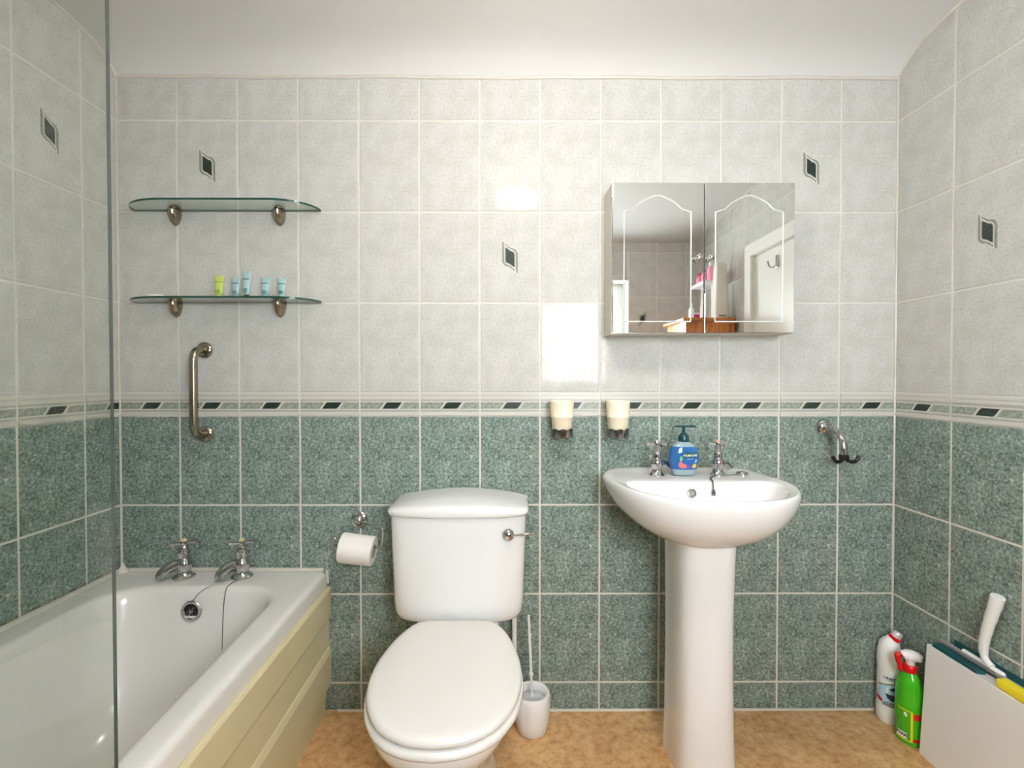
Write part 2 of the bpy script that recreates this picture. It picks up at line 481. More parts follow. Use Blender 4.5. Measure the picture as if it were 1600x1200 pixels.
def ribbon(bm, pts, w, y, mi):
    L, R = [], []
    for i, p in enumerate(pts):
        a = pts[max(0, i - 1)]; b = pts[min(len(pts) - 1, i + 1)]
        dx, dz = b[0] - a[0], b[1] - a[1]; l = math.hypot(dx, dz) or 1
        nx, nz = -dz / l * w / 2, dx / l * w / 2
        L.append(bm.verts.new((p[0] + nx, y, p[1] + nz))); R.append(bm.verts.new((p[0] - nx, y, p[1] - nz)))
    for i in range(len(pts) - 1):
        bm.faces.new((L[i], L[i + 1], R[i + 1], R[i])).material_index = mi

border_cache = {}
def border_mesh(a, b):
    """listello tile from local s=a..b (0..0.2 is a whole one): ridges, marble strip, dark lozenge, rope lines"""
    key = (round(a, 3), round(b, 3))
    if key in border_cache: return border_cache[key]
    bm = B(); H = 0.075; g = JOINT / 2
    a2, b2 = a + g, b - g
    box(bm, a2, b2, -0.0008, 0.003, 0.0, H, 0)
    for z0, z1, y, mi in ((0.001, 0.0105, -0.0035, 0), (0.0125, 0.019, -0.0014, 3), (0.0475, 0.054, -0.0014, 3), (0.0555, 0.0625, -0.003, 0), (0.0655, 0.0675, -0.0012, 3), (0.069, 0.0745, -0.002, 0)):
        box(bm, a2, b2, y, 0, z0, z1, mi)
    zb, zt = 0.021, 0.0455
    S1b, S1t, S2b, S2t = 0.066, 0.090, 0.124, 0.149
    def clipx(x): return min(max(x, a2), b2)
    # marble strip in three lengths between the S curves
    s1 = scurve(S1b, S1t, zb, zt); s2 = scurve(S2b, S2t, zb, zt)
    def fill(left, right, mi):
        for k in range(len(left) - 1):
            q = [(clipx(left[k][0]), left[k][1]), (clipx(right[k][0]), right[k][1]), (clipx(right[k + 1][0]), right[k + 1][1]), (clipx(left[k + 1][0]), left[k + 1][1])]
            if max(p[0] for p in q) - min(p[0] for p in q) < 1e-4: continue
            bm.faces.new([bm.verts.new((p[0], -0.0012, p[1])) for p in q]).material_index = mi
    L0 = [(0.0, p[1]) for p in s1]; R0 = [(0.2, p[1]) for p in s1]
    fill(L0, s1, 1); fill(s1, s2, 2); fill(s2, R0, 1)
    for s in (s1, s2):
        pts = [p for p in s if a2 <= p[0] <= b2]
        if len(pts) > 1: ribbon(bm, pts, 0.0066, -0.0026, 0)
    for z in (zb - 0.0005, zt + 0.0005):
        box(bm, a2, b2, -0.0026, 0, z - 0.0021, z + 0.0021, 0)
    bmesh.ops.remove_doubles(bm, verts=bm.verts, dist=1e-6)
    me = bpy.data.meshes.new('border_tile'); bm.to_mesh(me); bm.free()
    for k in ('border_cream', 'border_light', 'border_dark', 'border_grey'): me.materials.append(M[k])
    border_cache[key] = me
    return me

def motif_mesh():
    """printed sprig: grey lozenge with cream outline, inner cream leaf round a dark heart"""
    bm = B()
    def leaf(w, h, n=5):
        # sharp top-left and bottom-right corners, the other two turned by a quarter round
        r = w * 0.9
        P = [(-w, h)] + [(-w + (2 * w - r) * t, h - 0.42 * h * t) for t in (0.5, 1.0)]
        cx, cz = w - r, h * 0.58 - r * 0.9
        P += [(cx + r * math.sin(PI / 2 * k / n), cz + r * 0.9 * math.cos(PI / 2 * k / n)) for k in range(1, n + 1)]
        return P + [(-x, -z) for x, z in P]
    for w, h, mi, y in ((0.0290, 0.0580, 1, -0.0004), (0.0268, 0.0540, 0, -0.0006), (0.0185, 0.0430, 1, -0.0008), (0.0160, 0.0385, 0, -0.0010), (0.0145, 0.0345, 2, -0.0012)):
        bm.faces.new([bm.verts.new((x, y, z)) for x, z in leaf(w, h)]).material_index = mi
    for sg in (1, -1):
        ribbon(bm, [(-sg * 0.0185, sg * 0.052), (-sg * 0.0185, sg * 0.043), (-sg * 0.016, sg * 0.036), (-sg * 0.004, sg * 0.028), (sg * 0.010, sg * 0.020)], 0.0034, -0.0016, 1)
    me = bpy.data.meshes.new('motif'); bm.to_mesh(me); bm.free()
    for k in ('motif_grey', 'border_cream', 'border_dark'): me.materials.append(M[k])
    return me
MOTIF = motif_mesh()

def build_wall(name, label, loc, rz, L, joints, holes=(), topf=None, motifs=(), slab_holes=None):
    """slab of grout with individual tiles on it; local x = along the wall, -y = into the room"""
    slab = [(-0.05 if True else 0, L + 0.05, -0.05, 2.4)]
    for h in (slab_holes if slab_holes is not None else holes): slab = [r for s in slab for r in subtract(s, h)]
    bm = B()
    for s0, s1, z0, z1 in slab: box(bm, s0, s1, 0.0015, 0.14, z0, z1)
    w = obj(name, bm, 'grout')
    w.location = loc; w.rotation_euler = (0, 0, rz)
    tag(w, label, None, kind='structure')
    g = JOINT / 2
    edges = [0.0] + list(joints) + [L]
    for s0, s1 in zip(edges[:-1], edges[1:]):
        if s1 - s0 < 0.012: continue
        whole = abs(s1 - s0 - 0.2) < 0.004
        # pattern origin of a cut tile: keep the whole tile's grid position
        if s0 == 0.0 and not whole: org = s1 - 0.1
        else: org = s0 + 0.1
        for r in range(9):
            z0, z1 = ROWS[r], ROWS[r + 1]
            zc = z0 + 0.15 if r not in (0, 4, 8) else (z1 - 0.15 if r == 0 else z0 + 0.15)
            parts = [(s0, s1, z0, z1)]
            for h in holes: parts = [q for p in parts for q in subtract(p, h)]
            for (a, b, c, d) in parts:
                if b - a < 0.012 or d - c < 0.012: continue
                if r == 4:
                    me = border_mesh(a - (org - 0.1), b - (org - 0.1))
                    o = bpy.data.objects.new('border_tile', me); COL.objects.link(o); o.parent = w
                    o.location = (org - 0.1, 0, z0 + 0.0005)
                    continue
                mname = 'tile_green' if r < 4 else 'tile_white'
                if r == 8:
                    n = 6
                    top = [(b - g - (b - a - 2 * g) * k / n) for k in range(n + 1)]
                    poly = [(a + g, c + g), (b - g, c + g)] + [(s, topf(s) - 0.002) for s in top]
                    if min(p[1] for p in poly[2:]) < c + 0.02: continue
                    if abs(poly[2][1] - poly[-1][1]) < 1e-6: poly = [poly[0], poly[1], poly[2], poly[-1]]
                else:
                    poly = [(a + g, c + g), (b - g, c + g), (b - g, d - g), (a + g, d - g)]
                poly = [(p[0] - org, p[1] - zc) for p in poly]
                key = (mname,) + tuple(round(x, 4) for p in poly for x in p)
                o = bpy.data.objects.new('tile', tile_mesh(poly, mname, key)); COL.objects.link(o); o.parent = w
                o.location = (org, random.uniform(-0.0003, 0.0002), zc)
                o.rotation_euler = (random.uniform(-1, 1) * 0.0012, 0, random.uniform(-1, 1) * 0.0016)
                for ms, mz in motifs:
                    if a < ms < b and c < mz < d:
                        q = bpy.data.objects.new('motif', MOTIF); COL.objects.link(q); q.parent = o
                        q.location = (ms - org, -0.0002, mz - zc)
    return w

back_j = [0.198 + 0.2 * k for k in range(12)]
build_wall('wall_back', 'far tiled wall, white above a green dado with a patterned border', (0, 0, 0), 0, ROOM_W, back_j,
           topf=lambda s: CEIL_BACK, motifs=[(0.298, 1.82), (1.298, 1.52), (2.298, 1.815)])
left_j = [ROOM_D - (0.130 + 0.2 * k) for k in range(8, -1, -1)]
build_wall('wall_left', 'left tiled wall along the bath', (0, -ROOM_D, 0), PI / 2, ROOM_D, left_j,
           topf=lambda s: ceil_z(s - ROOM_D), motifs=[(ROOM_D - 0.231, 1.815)])
DOOR = (0.545, 1.175, 0.0, 1.765)          # s0,s1 (= -y), z
ARCH = 0.065
door_hole = (DOOR[0] - ARCH, DOOR[1] + ARCH, -0.1, DOOR[3] + ARCH)
door_slab = (DOOR[0], DOOR[1], -0.1, DOOR[3])
build_wall('wall_right', 'right tiled wall with the door in it', (ROOM_W, 0, 0), -PI / 2, ROOM_D, [0.204 + 0.2 * k for k in range(9)],
           holes=[door_hole], slab_holes=[door_slab], topf=lambda s: ceil_z(-s), motifs=[(0.303, 1.515)])
w_hole = (ROOM_W - WIN[1], ROOM_W - WIN[0], WIN[2], WIN[3])
build_wall('wall_front', 'tiled wall behind the camera with the window in it', (ROOM_W, -ROOM_D, 0), PI, ROOM_W, [0.086 + 0.2 * k for k in range(13)],
           holes=[w_hole], topf=lambda s: 2.04, motifs=[(0.386, 1.52)])

# sealant bead where walls meet the ceiling, floor and each other
def bead(name, pts, r, label):
    bm = B(); tube(bm, pts, r, 6)
    tag(obj(name, bm, 'sealant', smooth=True), label, None, kind='structure')
bead('trim_1', [(x, -0.001, CEIL_BACK - 0.001 + 0.0015 * math.sin(x * 9) + 0.001 * math.sin(x * 23)) for x in [i * ROOM_W / 40 for i in range(41)]], 0.006, 'cream sealant bead along the top of the far wall')
bead('trim_2', [(0.001, y, ceil_z(y) - 0.001) for y in ys], 0.005, 'cream sealant bead along the top of the left wall')
bead('trim_3', [(ROOM_W - 0.001, y, ceil_z(y) - 0.001) for y in ys], 0.005, 'cream sealant bead along the top of the right wall')
bead('trim_4', [(0.72, -0.001, 0.001), (1.8, -0.001, 0.001), (ROOM_W, -0.001, 0.002)], 0.0055, 'white sealant line at the foot of the far wall')
bead('trim_5', [(ROOM_W - 0.001, 0, 0.001), (ROOM_W - 0.001, -0.47, 0.001)], 0.005, 'white sealant line at the foot of the right wall')
bead('trim_6', [(0.002, -0.002, 0.49), (0.002, -0.002, 2.11)], 0.0035, 'cream sealant in the left corner of the far wall')
bead('trim_7', [(ROOM_W - 0.002, -0.002, 0.005), (ROOM_W - 0.002, -0.002, 2.11)], 0.0035, 'cream sealant in the right corner of the far wall')

# door in the right wall (seen in the cabinet mirror)
bm = B()
box(bm, ROOM_W + 0.012, ROOM_W + 0.05, -DOOR[1] + 0.004, -DOOR[0] - 0.004, 0.006, DOOR[3] - 0.005)
door = tag(obj('door_1', bm, 'white_paint'), 'plain white door in the right wall', None, kind='structure')
bm = B()
for y0, y1 in ((-DOOR[1] - ARCH, -DOOR[1]), (-DOOR[0], -DOOR[0] + ARCH)): box(bm, ROOM_W - 0.016, ROOM_W, y0, y1, 0.0, DOOR[3] + ARCH, bevel=0.003)
box(bm, ROOM_W - 0.0158, ROOM_W, -DOOR[1] - ARCH + 0.0002, -DOOR[0] + ARCH - 0.0002, DOOR[3], DOOR[3] + ARCH - 0.0002, bevel=0.003)
for y0, y1 in ((-DOOR[1], -DOOR[1] + 0.003), (-DOOR[0] - 0.003, -DOOR[0])): box(bm, ROOM_W, ROOM_W + 0.1, y0, y1, 0, DOOR[3])
box(bm, ROOM_W, ROOM_W + 0.1, -DOOR[1], -DOOR[0], DOOR[3] - 0.003, DOOR[3])
obj('architrave', bm, 'white_paint', door)
bm = B()
box(bm, ROOM_W + 0.14, ROOM_W + 0.15, -DOOR[1] - 0.1, -DOOR[0] + 0.1, -0.05, DOOR[3] + 0.1)
obj('stop_board', bm, 'white_paint', door)
hk = thing('door_hook', (ROOM_W + 0.012, -0.965, 1.66), 'chrome single robe hook on the white door, seen in the mirror', 'hook')
bm = B(); box(bm, ROOM_W + 0.004, ROOM_W + 0.012, -0.972, -0.955, 1.655, 1.715, bevel=0.002); obj('backplate', bm, 'chrome', hk)
bm = B(); tube(bm, smooth_path([(ROOM_W + 0.006, -0.963, 1.668), (ROOM_W - 0.012, -0.963, 1.655), (ROOM_W - 0.03, -0.963, 1.662), (ROOM_W - 0.036, -0.963, 1.685)]), 0.004, 8); obj('hook_arm', bm, 'chrome', hk, True)

# window behind the camera (seen in the mirror and on the tiles)
yF = -2.03
bm = B()
x0, x1, z0, z1 = WIN
fw = 0.045
for a, b, c, d in ((x0, x0 + fw, z0, z1), (x1 - fw, x1, z0, z1), (x0 + fw, x1 - fw, z1 - fw, z1), (x0 + fw, x1 - fw, z0, z0 + fw)):
    box(bm, a, b, yF - 0.05, yF, c, d, bevel=0.004)
win = tag(obj('window_1', bm, 'upvc'), 'white framed casement window behind the camera', None, kind='structure')
bm = B(); s = 0.038; i0, i1, k0, k1 = x0 + fw, x1 - fw, z0 + fw, z1 - fw
for a, b, c, d in ((i0, i0 + s, k0, k1), (i1 - s, i1, k0, k1), (i0 + s, i1 - s, k1 - s, k1), (i0 + s, i1 - s, k0, k0 + s)):
    box(bm, a, b, yF - 0.03, yF + 0.012, c, d, bevel=0.004)
obj('sash', bm, 'upvc', win)
bm = B()
for a, b, c, d in ((i0 + s, i0 + s + 0.006, k0 + s, k1 - s), (i1 - s - 0.006, i1 - s, k0 + s, k1 - s), (i0 + s, i1 - s, k1 - s - 0.006, k1 - s), (i0 + s, i1 - s, k0 + s, k0 + s + 0.006)):
    box(bm, a, b, yF - 0.018, yF + 0.006, c, d)
obj('glazing_gasket', bm, 'black', win)
bm = B(); box(bm, i0 + s, i1 - s, yF - 0.012, yF - 0.008, k0 + s, k1 - s); obj('window_pane', bm, 'window_glass', win)
bm = B()
box(bm, x0, x1, -ROOM_D - 0.14, -ROOM_D + 0.025, z0 - 0.0, z0 + 0.018, bevel=0.003); obj('window_sill', bm, 'upvc', win)
bm = B()
box(bm, x0, x0 + 0.006, yF, -ROOM_D, z0 + 0.018, z1); box(bm, x1 - 0.006, x1, yF, -ROOM_D, z0 + 0.018, z1); box(bm, x0 + 0.006, x1 - 0.006, yF, -ROOM_D, z1 - 0.006, z1)
obj('reveal', bm, 'white_paint', win)

# ceiling lamp: shallow opal dome (its light is the dome's own)
lx, ly, lz = LAMP_POS
lamp = thing('ceiling_lamp', (lx, ly, lz - 0.05), 'opal glass pendant lamp on a short stem above the middle of the room', 'lamp')
zc = ceil_z(ly)
bm = B(); lathe(bm, [(0.045, 0.002), (0.045, -0.010), (0.03, -0.018), (0.01, -0.022), (0.008, -(zc - lz - 0.048)), (0.03, -(zc - lz - 0.046)), (0.03, -(zc - lz - 0.040))], (lx, ly, zc - 0.003), n=28); obj('stem', bm, 'chrome', lamp, True)
bm = B(); lathe(bm, [(0.094 * math.cos(t), 0.05 * math.sin(t)) for t in [-PI / 2 + PI * k / 14 for k in range(15)]], (lx, ly, lz), n=32, cap0=False, cap1=False); obj('lamp_shade', bm, 'lamp', lamp, True)


# ------------------------------------------------------------------ bath
bath = thing('bathtub', (0.35, -0.85, 0.0), 'white bathtub along the left wall with cream side panel', 'bathtub')
def skew(ring, ko, ki=None):
    """the tub widens a little towards its head end, away from the taps"""
    out = []
    for x, y, z in ring:
        k = ko if ki is None else ki
        out.append((x + (k * min(-y, 1.2) if x > 0.35 else 0), y, z))
    return out
RZ = 0.478
O = lambda i, z, r: skew(rrect(0.002 + i, 0.690 - i, -1.70 + i, -0.002 - i, r, z), 0.026)
I = lambda i, z, r, yb=0.0: skew(rrect(0.088 + i, 0.598 - i, -1.60 + i * 1.5, -0.128 - i - yb, r, z), 0, 0.058)
bm = B()
rings = [O(0.0, 0.425, 0.02), O(0.0, 0.462, 0.02), O(0.002, 0.470, 0.021), O(0.006, 0.4755, 0.024), O(0.013, 0.478, 0.03), O(0.022, 0.4785, 0.035),
         I(-0.012, 0.4785, 0.13), I(-0.004, 0.477, 0.125), I(0.003, 0.472, 0.12), I(0.008, 0.463, 0.12), I(0.012, 0.445, 0.12), I(0.022, 0.38, 0.12, 0.008),
         I(0.036, 0.28, 0.12, 0.02), I(0.05, 0.19, 0.12, 0.04), I(0.062, 0.14, 0.12, 0.06), I(0.085, 0.105, 0.12, 0.08), I(0.12, 0.09, 0.10, 0.10), I(0.18, 0.086, 0.06, 0.16)]
loft(bm, rings, False, True)
obj('tub', bm, 'acrylic', bath, True, 60)
# moulded side panel: two stepped boards over a set-back plinth
bm = B()
prof = [(-0.02, 0.0), (0.0, 0.0), (0.0, 0.048), (0.003, 0.052), (0.003, 0.075), (0.02, 0.098), (0.021, 0.205), (0.016, 0.222), (0.0135, 0.226), (0.0135, 0.316), (0.020, 0.328), (0.021, 0.416), (0.018, 0.4235), (-0.02, 0.4235)]
prof = [(a, z) for a, z in prof]
n0 = len(prof)
pa = (0.680, -0.006); pb = (0.680 + 0.0285 * 1.2, -1.70)
loft(bm, [[(pa[0] + a, pa[1], z) for a, z in prof], [(pb[0] + a - 0.0, pb[1], z) for a, z in prof]])
obj('side_panel', bm, 'panel', bath)['label'] = 'stepped cream plastic bath panel'
bm = B(); box(bm, 0.001, 0.70, -1.899, -1.703, 0.0, 0.478); obj('end_boxing', bm, 'tile_white', bath)
# sealant along walls
bm = B()
tube(bm, [(0.02, -0.008, 0.481), (0.25, -0.008, 0.482), (0.5, -0.008, 0.481), (0.676, -0.008, 0.480)], 0.007, 8)
tube(bm, [(0.010, -0.014, 0.482), (0.010, -0.5, 0.482), (0.010, -1.68, 0.482)], 0.009, 8)
lathe(bm, [(0.018, -0.004), (0.016, 0.006), (0.008, 0.018), (0.003, 0.03)], (0.020, -0.020, 0.478), n=10)
tube(bm, [(0.686, -0.006, 0.478), (0.688, -0.006, 0.46), (0.689, -0.005, 0.435)], 0.004, 6)
obj('sealant_bead', bm, 'sealant', bath, True)

def cross_head(bm, c, r, rot, thick=0.0042):
    for k in range(2):
        a = rot + k * PI / 2
        d = Vector((math.cos(a), math.sin(a), 0)); c2 = Vector(c)
        tube(bm, [c2 - d * r, c2 - d * (r - 0.003), c2 - d * r * 0.5, c2, c2 + d * r * 0.5, c2 + d * (r - 0.003), c2 + d * r],
             [thick * 0.7, thick * 1.25, thick * 0.9, thick, thick * 0.9, thick * 1.25, thick * 0.7], 8)

def pillar_tap(name, parent, base, spout_dir, reach, drop, rot, tipmat, k=1.0, label=None, fat=1.0):
    """pillar tap: flange, bell body, gland, spout, cross head and indice cap"""
    x, y, z = base
    bm = B()
    lathe(bm, [(0.024 * k, 0), (0.0245 * k, 0.004 * k), (0.019 * k, 0.009 * k), (0.015 * k, 0.016 * k), (0.0155 * k, 0.026 * k), (0.0185 * k, 0.036 * k), (0.0185 * k, 0.046 * k), (0.014 * k, 0.054 * k), (0.0125 * k, 0.060 * k), (0.0135 * k, 0.066 * k), (0.0125 * k, 0.078 * k), (0.009 * k, 0.082 * k), (0.0085 * k, 0.094 * k), (0.0055 * k, 0.098 * k)], (x, y, z), n=20, sx=fat, sy=fat)
    t = obj('tap', bm, 'chrome', parent, True)
    t['label'] = label
    d = Vector((math.cos(spout_dir), math.sin(spout_dir), 0))
    b0 = Vector((x, y, z + 0.036 * k))
    bm = B()
    tube(bm, smooth_path([b0, b0 + d * reach * 0.35 + Vector((0, 0, 0.004 * k)), b0 + d * reach * 0.7 - Vector((0, 0, drop * 0.15)), b0 + d * reach * 0.93 - Vector((0, 0, drop * 0.55)), b0 + d * reach - Vector((0, 0, drop))], 4), [0.0125 * k * fat] * 5 + [0.0118 * k * fat] * 6 + [0.0112 * k * fat] * 6, 12)
    obj('spout', bm, 'chrome', t, True)
    bm = B(); cross_head(bm, (x, y, z + 0.101 * k), 0.034 * k, rot, 0.0045 * k)
    lathe(bm, [(0.0085 * k, -0.006 * k), (0.0095 * k, 0), (0.0085 * k, 0.006 * k)], (x, y, z + 0.101 * k), n=14)
    obj('cross_handle', bm, 'chrome', t, True)
    bm = B(); lathe(bm, [(0.008 * k, 0.005 * k), (0.008 * k, 0.009 * k), (0.005 * k, 0.0125 * k), (0.0001, 0.013 * k)], (x, y, z + 0.101 * k), n=14)
    obj('indice_cap', bm, tipmat, t, True)
    return t

SD = math.radians(212)
pillar_tap('tap', bath, (0.248, -0.058, RZ), SD, 0.062, 0.030, math.radians(25), 'brass_tip', 1.10, 'chrome bath tap nearest the corner', 1.22)
pillar_tap('tap', bath, (0.434, -0.058, RZ), SD, 0.062, 0.030, math.radians(25), 'brass_tip', 1.10, 'chrome bath tap nearest the cream panel', 1.22)
# overflow on the sloping end wall
oc = Vector((0.333, -0.149, 0.413)); on = Vector((0, -1, 0.10)).normalized()
bm = B(); lathe(bm, [(0.031, 0.0), (0.032, 0.004), (0.029, 0.008), (0.023, 0.007), (0.020, 0.002)], oc, on, 28, cap1=False); ov = obj('overflow', bm, 'chrome', bath, True)
bm = B(); lathe(bm, [(0.021, 0.001), (0.021, 0.0022), (0.0001, 0.0022)], oc, on, 24, cap1=False); obj('overflow_hole', bm, 'dark_hole', ov, True)
bm = B()
q = Vector((0, 0, 1)).rotation_difference(on).to_matrix()
for k in range(6):
    a = 2 * PI * k / 6
    p = oc + q @ Vector((0.014 * math.cos(a), 0.014 * math.sin(a), 0.003)); p2 = oc + q @ Vector((0, 0, 0.0035))
    tube(bm, [p2, p], 0.0022, 6)
lathe(bm, [(0.0065, 0.002), (0.0065, 0.005), (0.004, 0.006)], oc, on, 14)
obj('overflow_grille', bm, 'gunmetal', ov, True)
bm = B()
tube(bm, smooth_path([(0.335, -0.155, 0.441), (0.355, -0.14, 0.468), (0.385, -0.115, 0.4815), (0.41, -0.085, 0.4805)], 6), 0.0013, 6)
obj('plug_chain', bm, 'gunmetal', bath, True)
bm = B()
tube(bm, smooth_path([(0.436, -0.086, 0.4805), (0.432, -0.118, 0.4815), (0.429, -0.136, 0.472), (0.431, -0.152, 0.43), (0.437, -0.17, 0.35), (0.442, -0.185, 0.24), (0.44, -0.21, 0.13), (0.43, -0.26, 0.097)], 6), 0.0013, 6)
obj('plug_chain', bm, 'gunmetal', bath, True)

# glass bath screen
GX, GY0, GY1 = 0.690, -1.890, -0.858
scr = thing('bath_screen', (GX, GY1, RZ), 'frameless clear glass bath screen standing on the tub rim at far left', 'bath screen')
bm = B()
zt = 1.93
box(bm, GX - 0.003, GX + 0.003, GY0, GY1, RZ + 0.004, zt)
for f in bm.faces: f.material_index = 0 if abs(f.normal.x) > 0.5 else 1
bmesh.ops.recalc_face_normals(bm, faces=bm.faces)
for f in bm.faces: f.material_index = 0 if abs(f.normal.x) > 0.5 else 1
obj('pane', bm, ['screen_glass', 'screen_edge'], scr)
bm = B(); box(bm, GX - 0.009, GX + 0.009, GY0 - 0.008, GY0 + 0.02, RZ + 0.004, zt + 0.01, bevel=0.003); obj('wall_profile', bm, 'chrome', scr)

# ------------------------------------------------------------------ toilet
TX = 1.143
wc = thing('toilet', (TX, -0.35, 0), 'white close-coupled toilet with its lid down between bath and basin', 'toilet')
def tring(hw, yf, yb, z, cx=TX, n=48, ex=2.4, exb=3.5):
    out = []
    ym = yf + (yb - yf) * 0.55
    for k in range(n):
        a = -PI / 2 + 2 * PI * k / n
        c, s = math.cos(a), math.sin(a)
        e = ex if s < 0 else exb
        r = (abs(c) ** e + abs(s) ** e) ** (-1 / e)
        x = cx + hw * c * r
        y = ym + (ym - yf) * s * r if s < 0 else ym + (yb - ym) * s * r
        out.append((x, y, z))
    return out
bm = B()
bowl_r = [tring(0.118, -0.50, -0.14, 0.0), tring(0.116, -0.50, -0.14, 0.02), tring(0.102, -0.485, -0.13, 0.06), tring(0.100, -0.50, -0.12, 0.14), tring(0.118, -0.56, -0.12, 0.22),
          tring(0.145, -0.625, -0.16, 0.29), tring(0.166, -0.668, -0.2, 0.345), tring(0.172, -0.680, -0.205, 0.372), tring(0.170, -0.678, -0.21, 0.384), tring(0.15, -0.65, -0.22, 0.386)]
loft(bm, bowl_r)
# shelf under the cistern
loft(bm, [tring(0.08, -0.32, -0.05, 0.22, ex=4, exb=5), tring(0.11, -0.32, -0.03, 0.31, ex=4, exb=5), tring(0.125, -0.32, -0.025, 0.375, ex=4, exb=5), tring(0.12, -0.30, -0.03, 0.388, ex=4, exb=5)])
obj('bowl', bm, 'china', wc, True, 50)
half = [(0, -0.690), (0.06, -0.680), (0.115, -0.647), (0.153, -0.590), (0.173, -0.525), (0.178, -0.455), (0.171, -0.39), (0.154, -0.32), (0.128, -0.26), (0.106, -0.233), (0.092, -0.225), (0.0, -0.222)]
egg = mirror_outline(spline2(half, 5))
egg = polar(egg, (0, -0.46), 72)
def eggring(s, z, dy=0.0, rot=0.022):
    out = []
    for x, y in egg:
        x2, y2 = x * s, -0.46 + (y + 0.46) * s + dy
        dx, dy2 = x2, y2 + 0.23
        out.append((TX + dx * math.cos(rot) - dy2 * math.sin(rot), -0.23 + dx * math.sin(rot) + dy2 * math.cos(rot), z))
    return out
bm = B(); loft(bm, [eggring(0.98, 0.388), eggring(1.012, 0.391, -0.004), eggring(1.02, 0.397, -0.005), eggring(1.012, 0.404, -0.004), eggring(0.97, 0.4065)])
obj('seat_ring', bm, 'seat', wc, True, 60)
bm = B(); loft(bm, [eggring(0.955, 0.4065), eggring(0.985, 0.409), eggring(1.0, 0.4135), eggring(0.998, 0.419), eggring(0.985, 0.4235), eggring(0.955, 0.4265), eggring(0.9, 0.428), eggring(0.7, 0.4292), eggring(0.35, 0.43), eggring(0.02, 0.43)])
obj('seat_lid', bm, 'seat', wc, True, 60)
for sx in (-0.075, 0.075):
    bm = B(); lathe(bm, [(0.011, -0.012), (0.011, 0.012)], (TX + sx, -0.222, 0.405), (1, 0, 0), 12)
    obj('hinge', bm, 'seat', wc, True)
def cring(hw, yf, z, yb=-0.022):
    h = [(0, yf), (hw * 0.45, yf + 0.004), (hw * 0.8, yf + 0.016), (hw * 0.94, yf + 0.030), (hw * 0.99, yf + 0.055), (hw, yf + 0.09), (hw, yb - 0.03), (hw * 0.985, yb - 0.006), (hw * 0.95, yb), (0, yb)]
    p = polar(mirror_outline(spline2(h, 4)), (0, (yf + yb) / 2), 72)
    return [(TX + x, y, z) for x, y in p]
bm = B()
loft(bm, [cring(0.14, -0.165, 0.388, -0.04), cring(0.168, -0.19, 0.392, -0.03), cring(0.184, -0.202, 0.402), cring(0.193, -0.208, 0.42), cring(0.1965, -0.210, 0.45), cring(0.201, -0.213, 0.58), cring(0.2045, -0.216, 0.70), cring(0.2045, -0.216, 0.712)])
obj('cistern', bm, 'china', wc, True, 50)
bm = B()
loft(bm, [cring(0.205, -0.216, 0.7125), cring(0.2105, -0.222, 0.7145), cring(0.213, -0.225, 0.722), cring(0.212, -0.224, 0.734), cring(0.207, -0.219, 0.743), cring(0.196, -0.207, 0.747), cring(0.18, -0.192, 0.7495), cring(0.165, -0.18, 0.7515), cring(0.13, -0.16, 0.754), cring(0.06, -0.14, 0.756), cring(0.004, -0.1, 0.7565)])
for v in bm.verts:
    if v.co.z > 0.722: v.co.z = 0.722 + (v.co.z - 0.722) * (1.08 - 0.62 * min(1, abs(v.co.x - TX) / 0.213) ** 2.5)
obj('cistern_lid', bm, 'china', wc, True, 50)
bm = B()
lc = Vector((TX + 0.150, -0.203, 0.664))
lathe(bm, [(0.017, 0.0), (0.0175, 0.008), (0.015, 0.014), (0.008, 0.019), (0.0001, 0.0205)], lc, (0, -1, 0), 20)
lv = obj('flush_lever', bm, 'chrome', wc, True)
bm = B(); tube(bm, smooth_path([lc + Vector((0.012, -0.012, 0)), lc + Vector((0.035, -0.018, 0.003)), lc + Vector((0.06, -0.016, 0.007)), lc + Vector((0.076, -0.016, 0.009))], 4), 0.0035, 8)
obj('lever_arm', bm, 'chrome', lv, True)
bm = B(); tube(bm, [(1.312, -0.04, 0.0), (1.312, -0.04, 0.36)], 0.008, 10); tube(bm, [(1.312, -0.04, 0.36), (1.30, -0.05, 0.40)], 0.011, 10)
obj('supply_pipe', bm, 'white_plastic', wc, True)

# toilet brush in its jar
bx, by = 1.368, -0.085
br = thing('toilet_brush', (bx, by, 0), 'white toilet brush standing in a ribbed white pot beside the toilet', 'toilet brush')
bm = B(); n = 40
def jar(r, z, lob=0.0):
    r *= 1.07
    return [(bx + r * (1 + lob * math.cos(8 * 2 * PI * k / n)) * math.cos(2 * PI * k / n), by + r * (1 + lob * math.cos(8 * 2 * PI * k / n)) * math.sin(2 * PI * k / n), z) for k in range(n)]
loft(bm, [jar(0.040, 0.0), jar(0.044, 0.004, 0.01), jar(0.0495, 0.03, 0.02), jar(0.0535, 0.07, 0.02), jar(0.0535, 0.105, 0.02), jar(0.052, 0.118, 0.01), jar(0.049, 0.1225), jar(0.044, 0.122), jar(0.041, 0.117), jar(0.040, 0.095), jar(0.003, 0.09)])
obj('pot', bm, 'white_plastic', br, True, 70)
bm = B()
for k in range(22):
    a = 2 * PI * k / 22
    tube(bm, [(bx + 0.008 * math.cos(a), by + 0.008 * math.sin(a), 0.108), (bx + 0.037 * math.cos(a), by + 0.037 * math.sin(a), 0.100)], [0.0022, 0.0032], 5)
tag(obj('bristles', bm, 'grey_bristle', br, True), kind='stuff')
bm = B(); tube(bm, [(bx, by, 0.096), (bx - 0.0005, by, 0.13), (bx - 0.003, by, 0.185), (bx - 0.007, by, 0.28), (bx - 0.011, by, 0.366)], [0.006, 0.0045, 0.0045, 0.0042, 0.0038], 10)
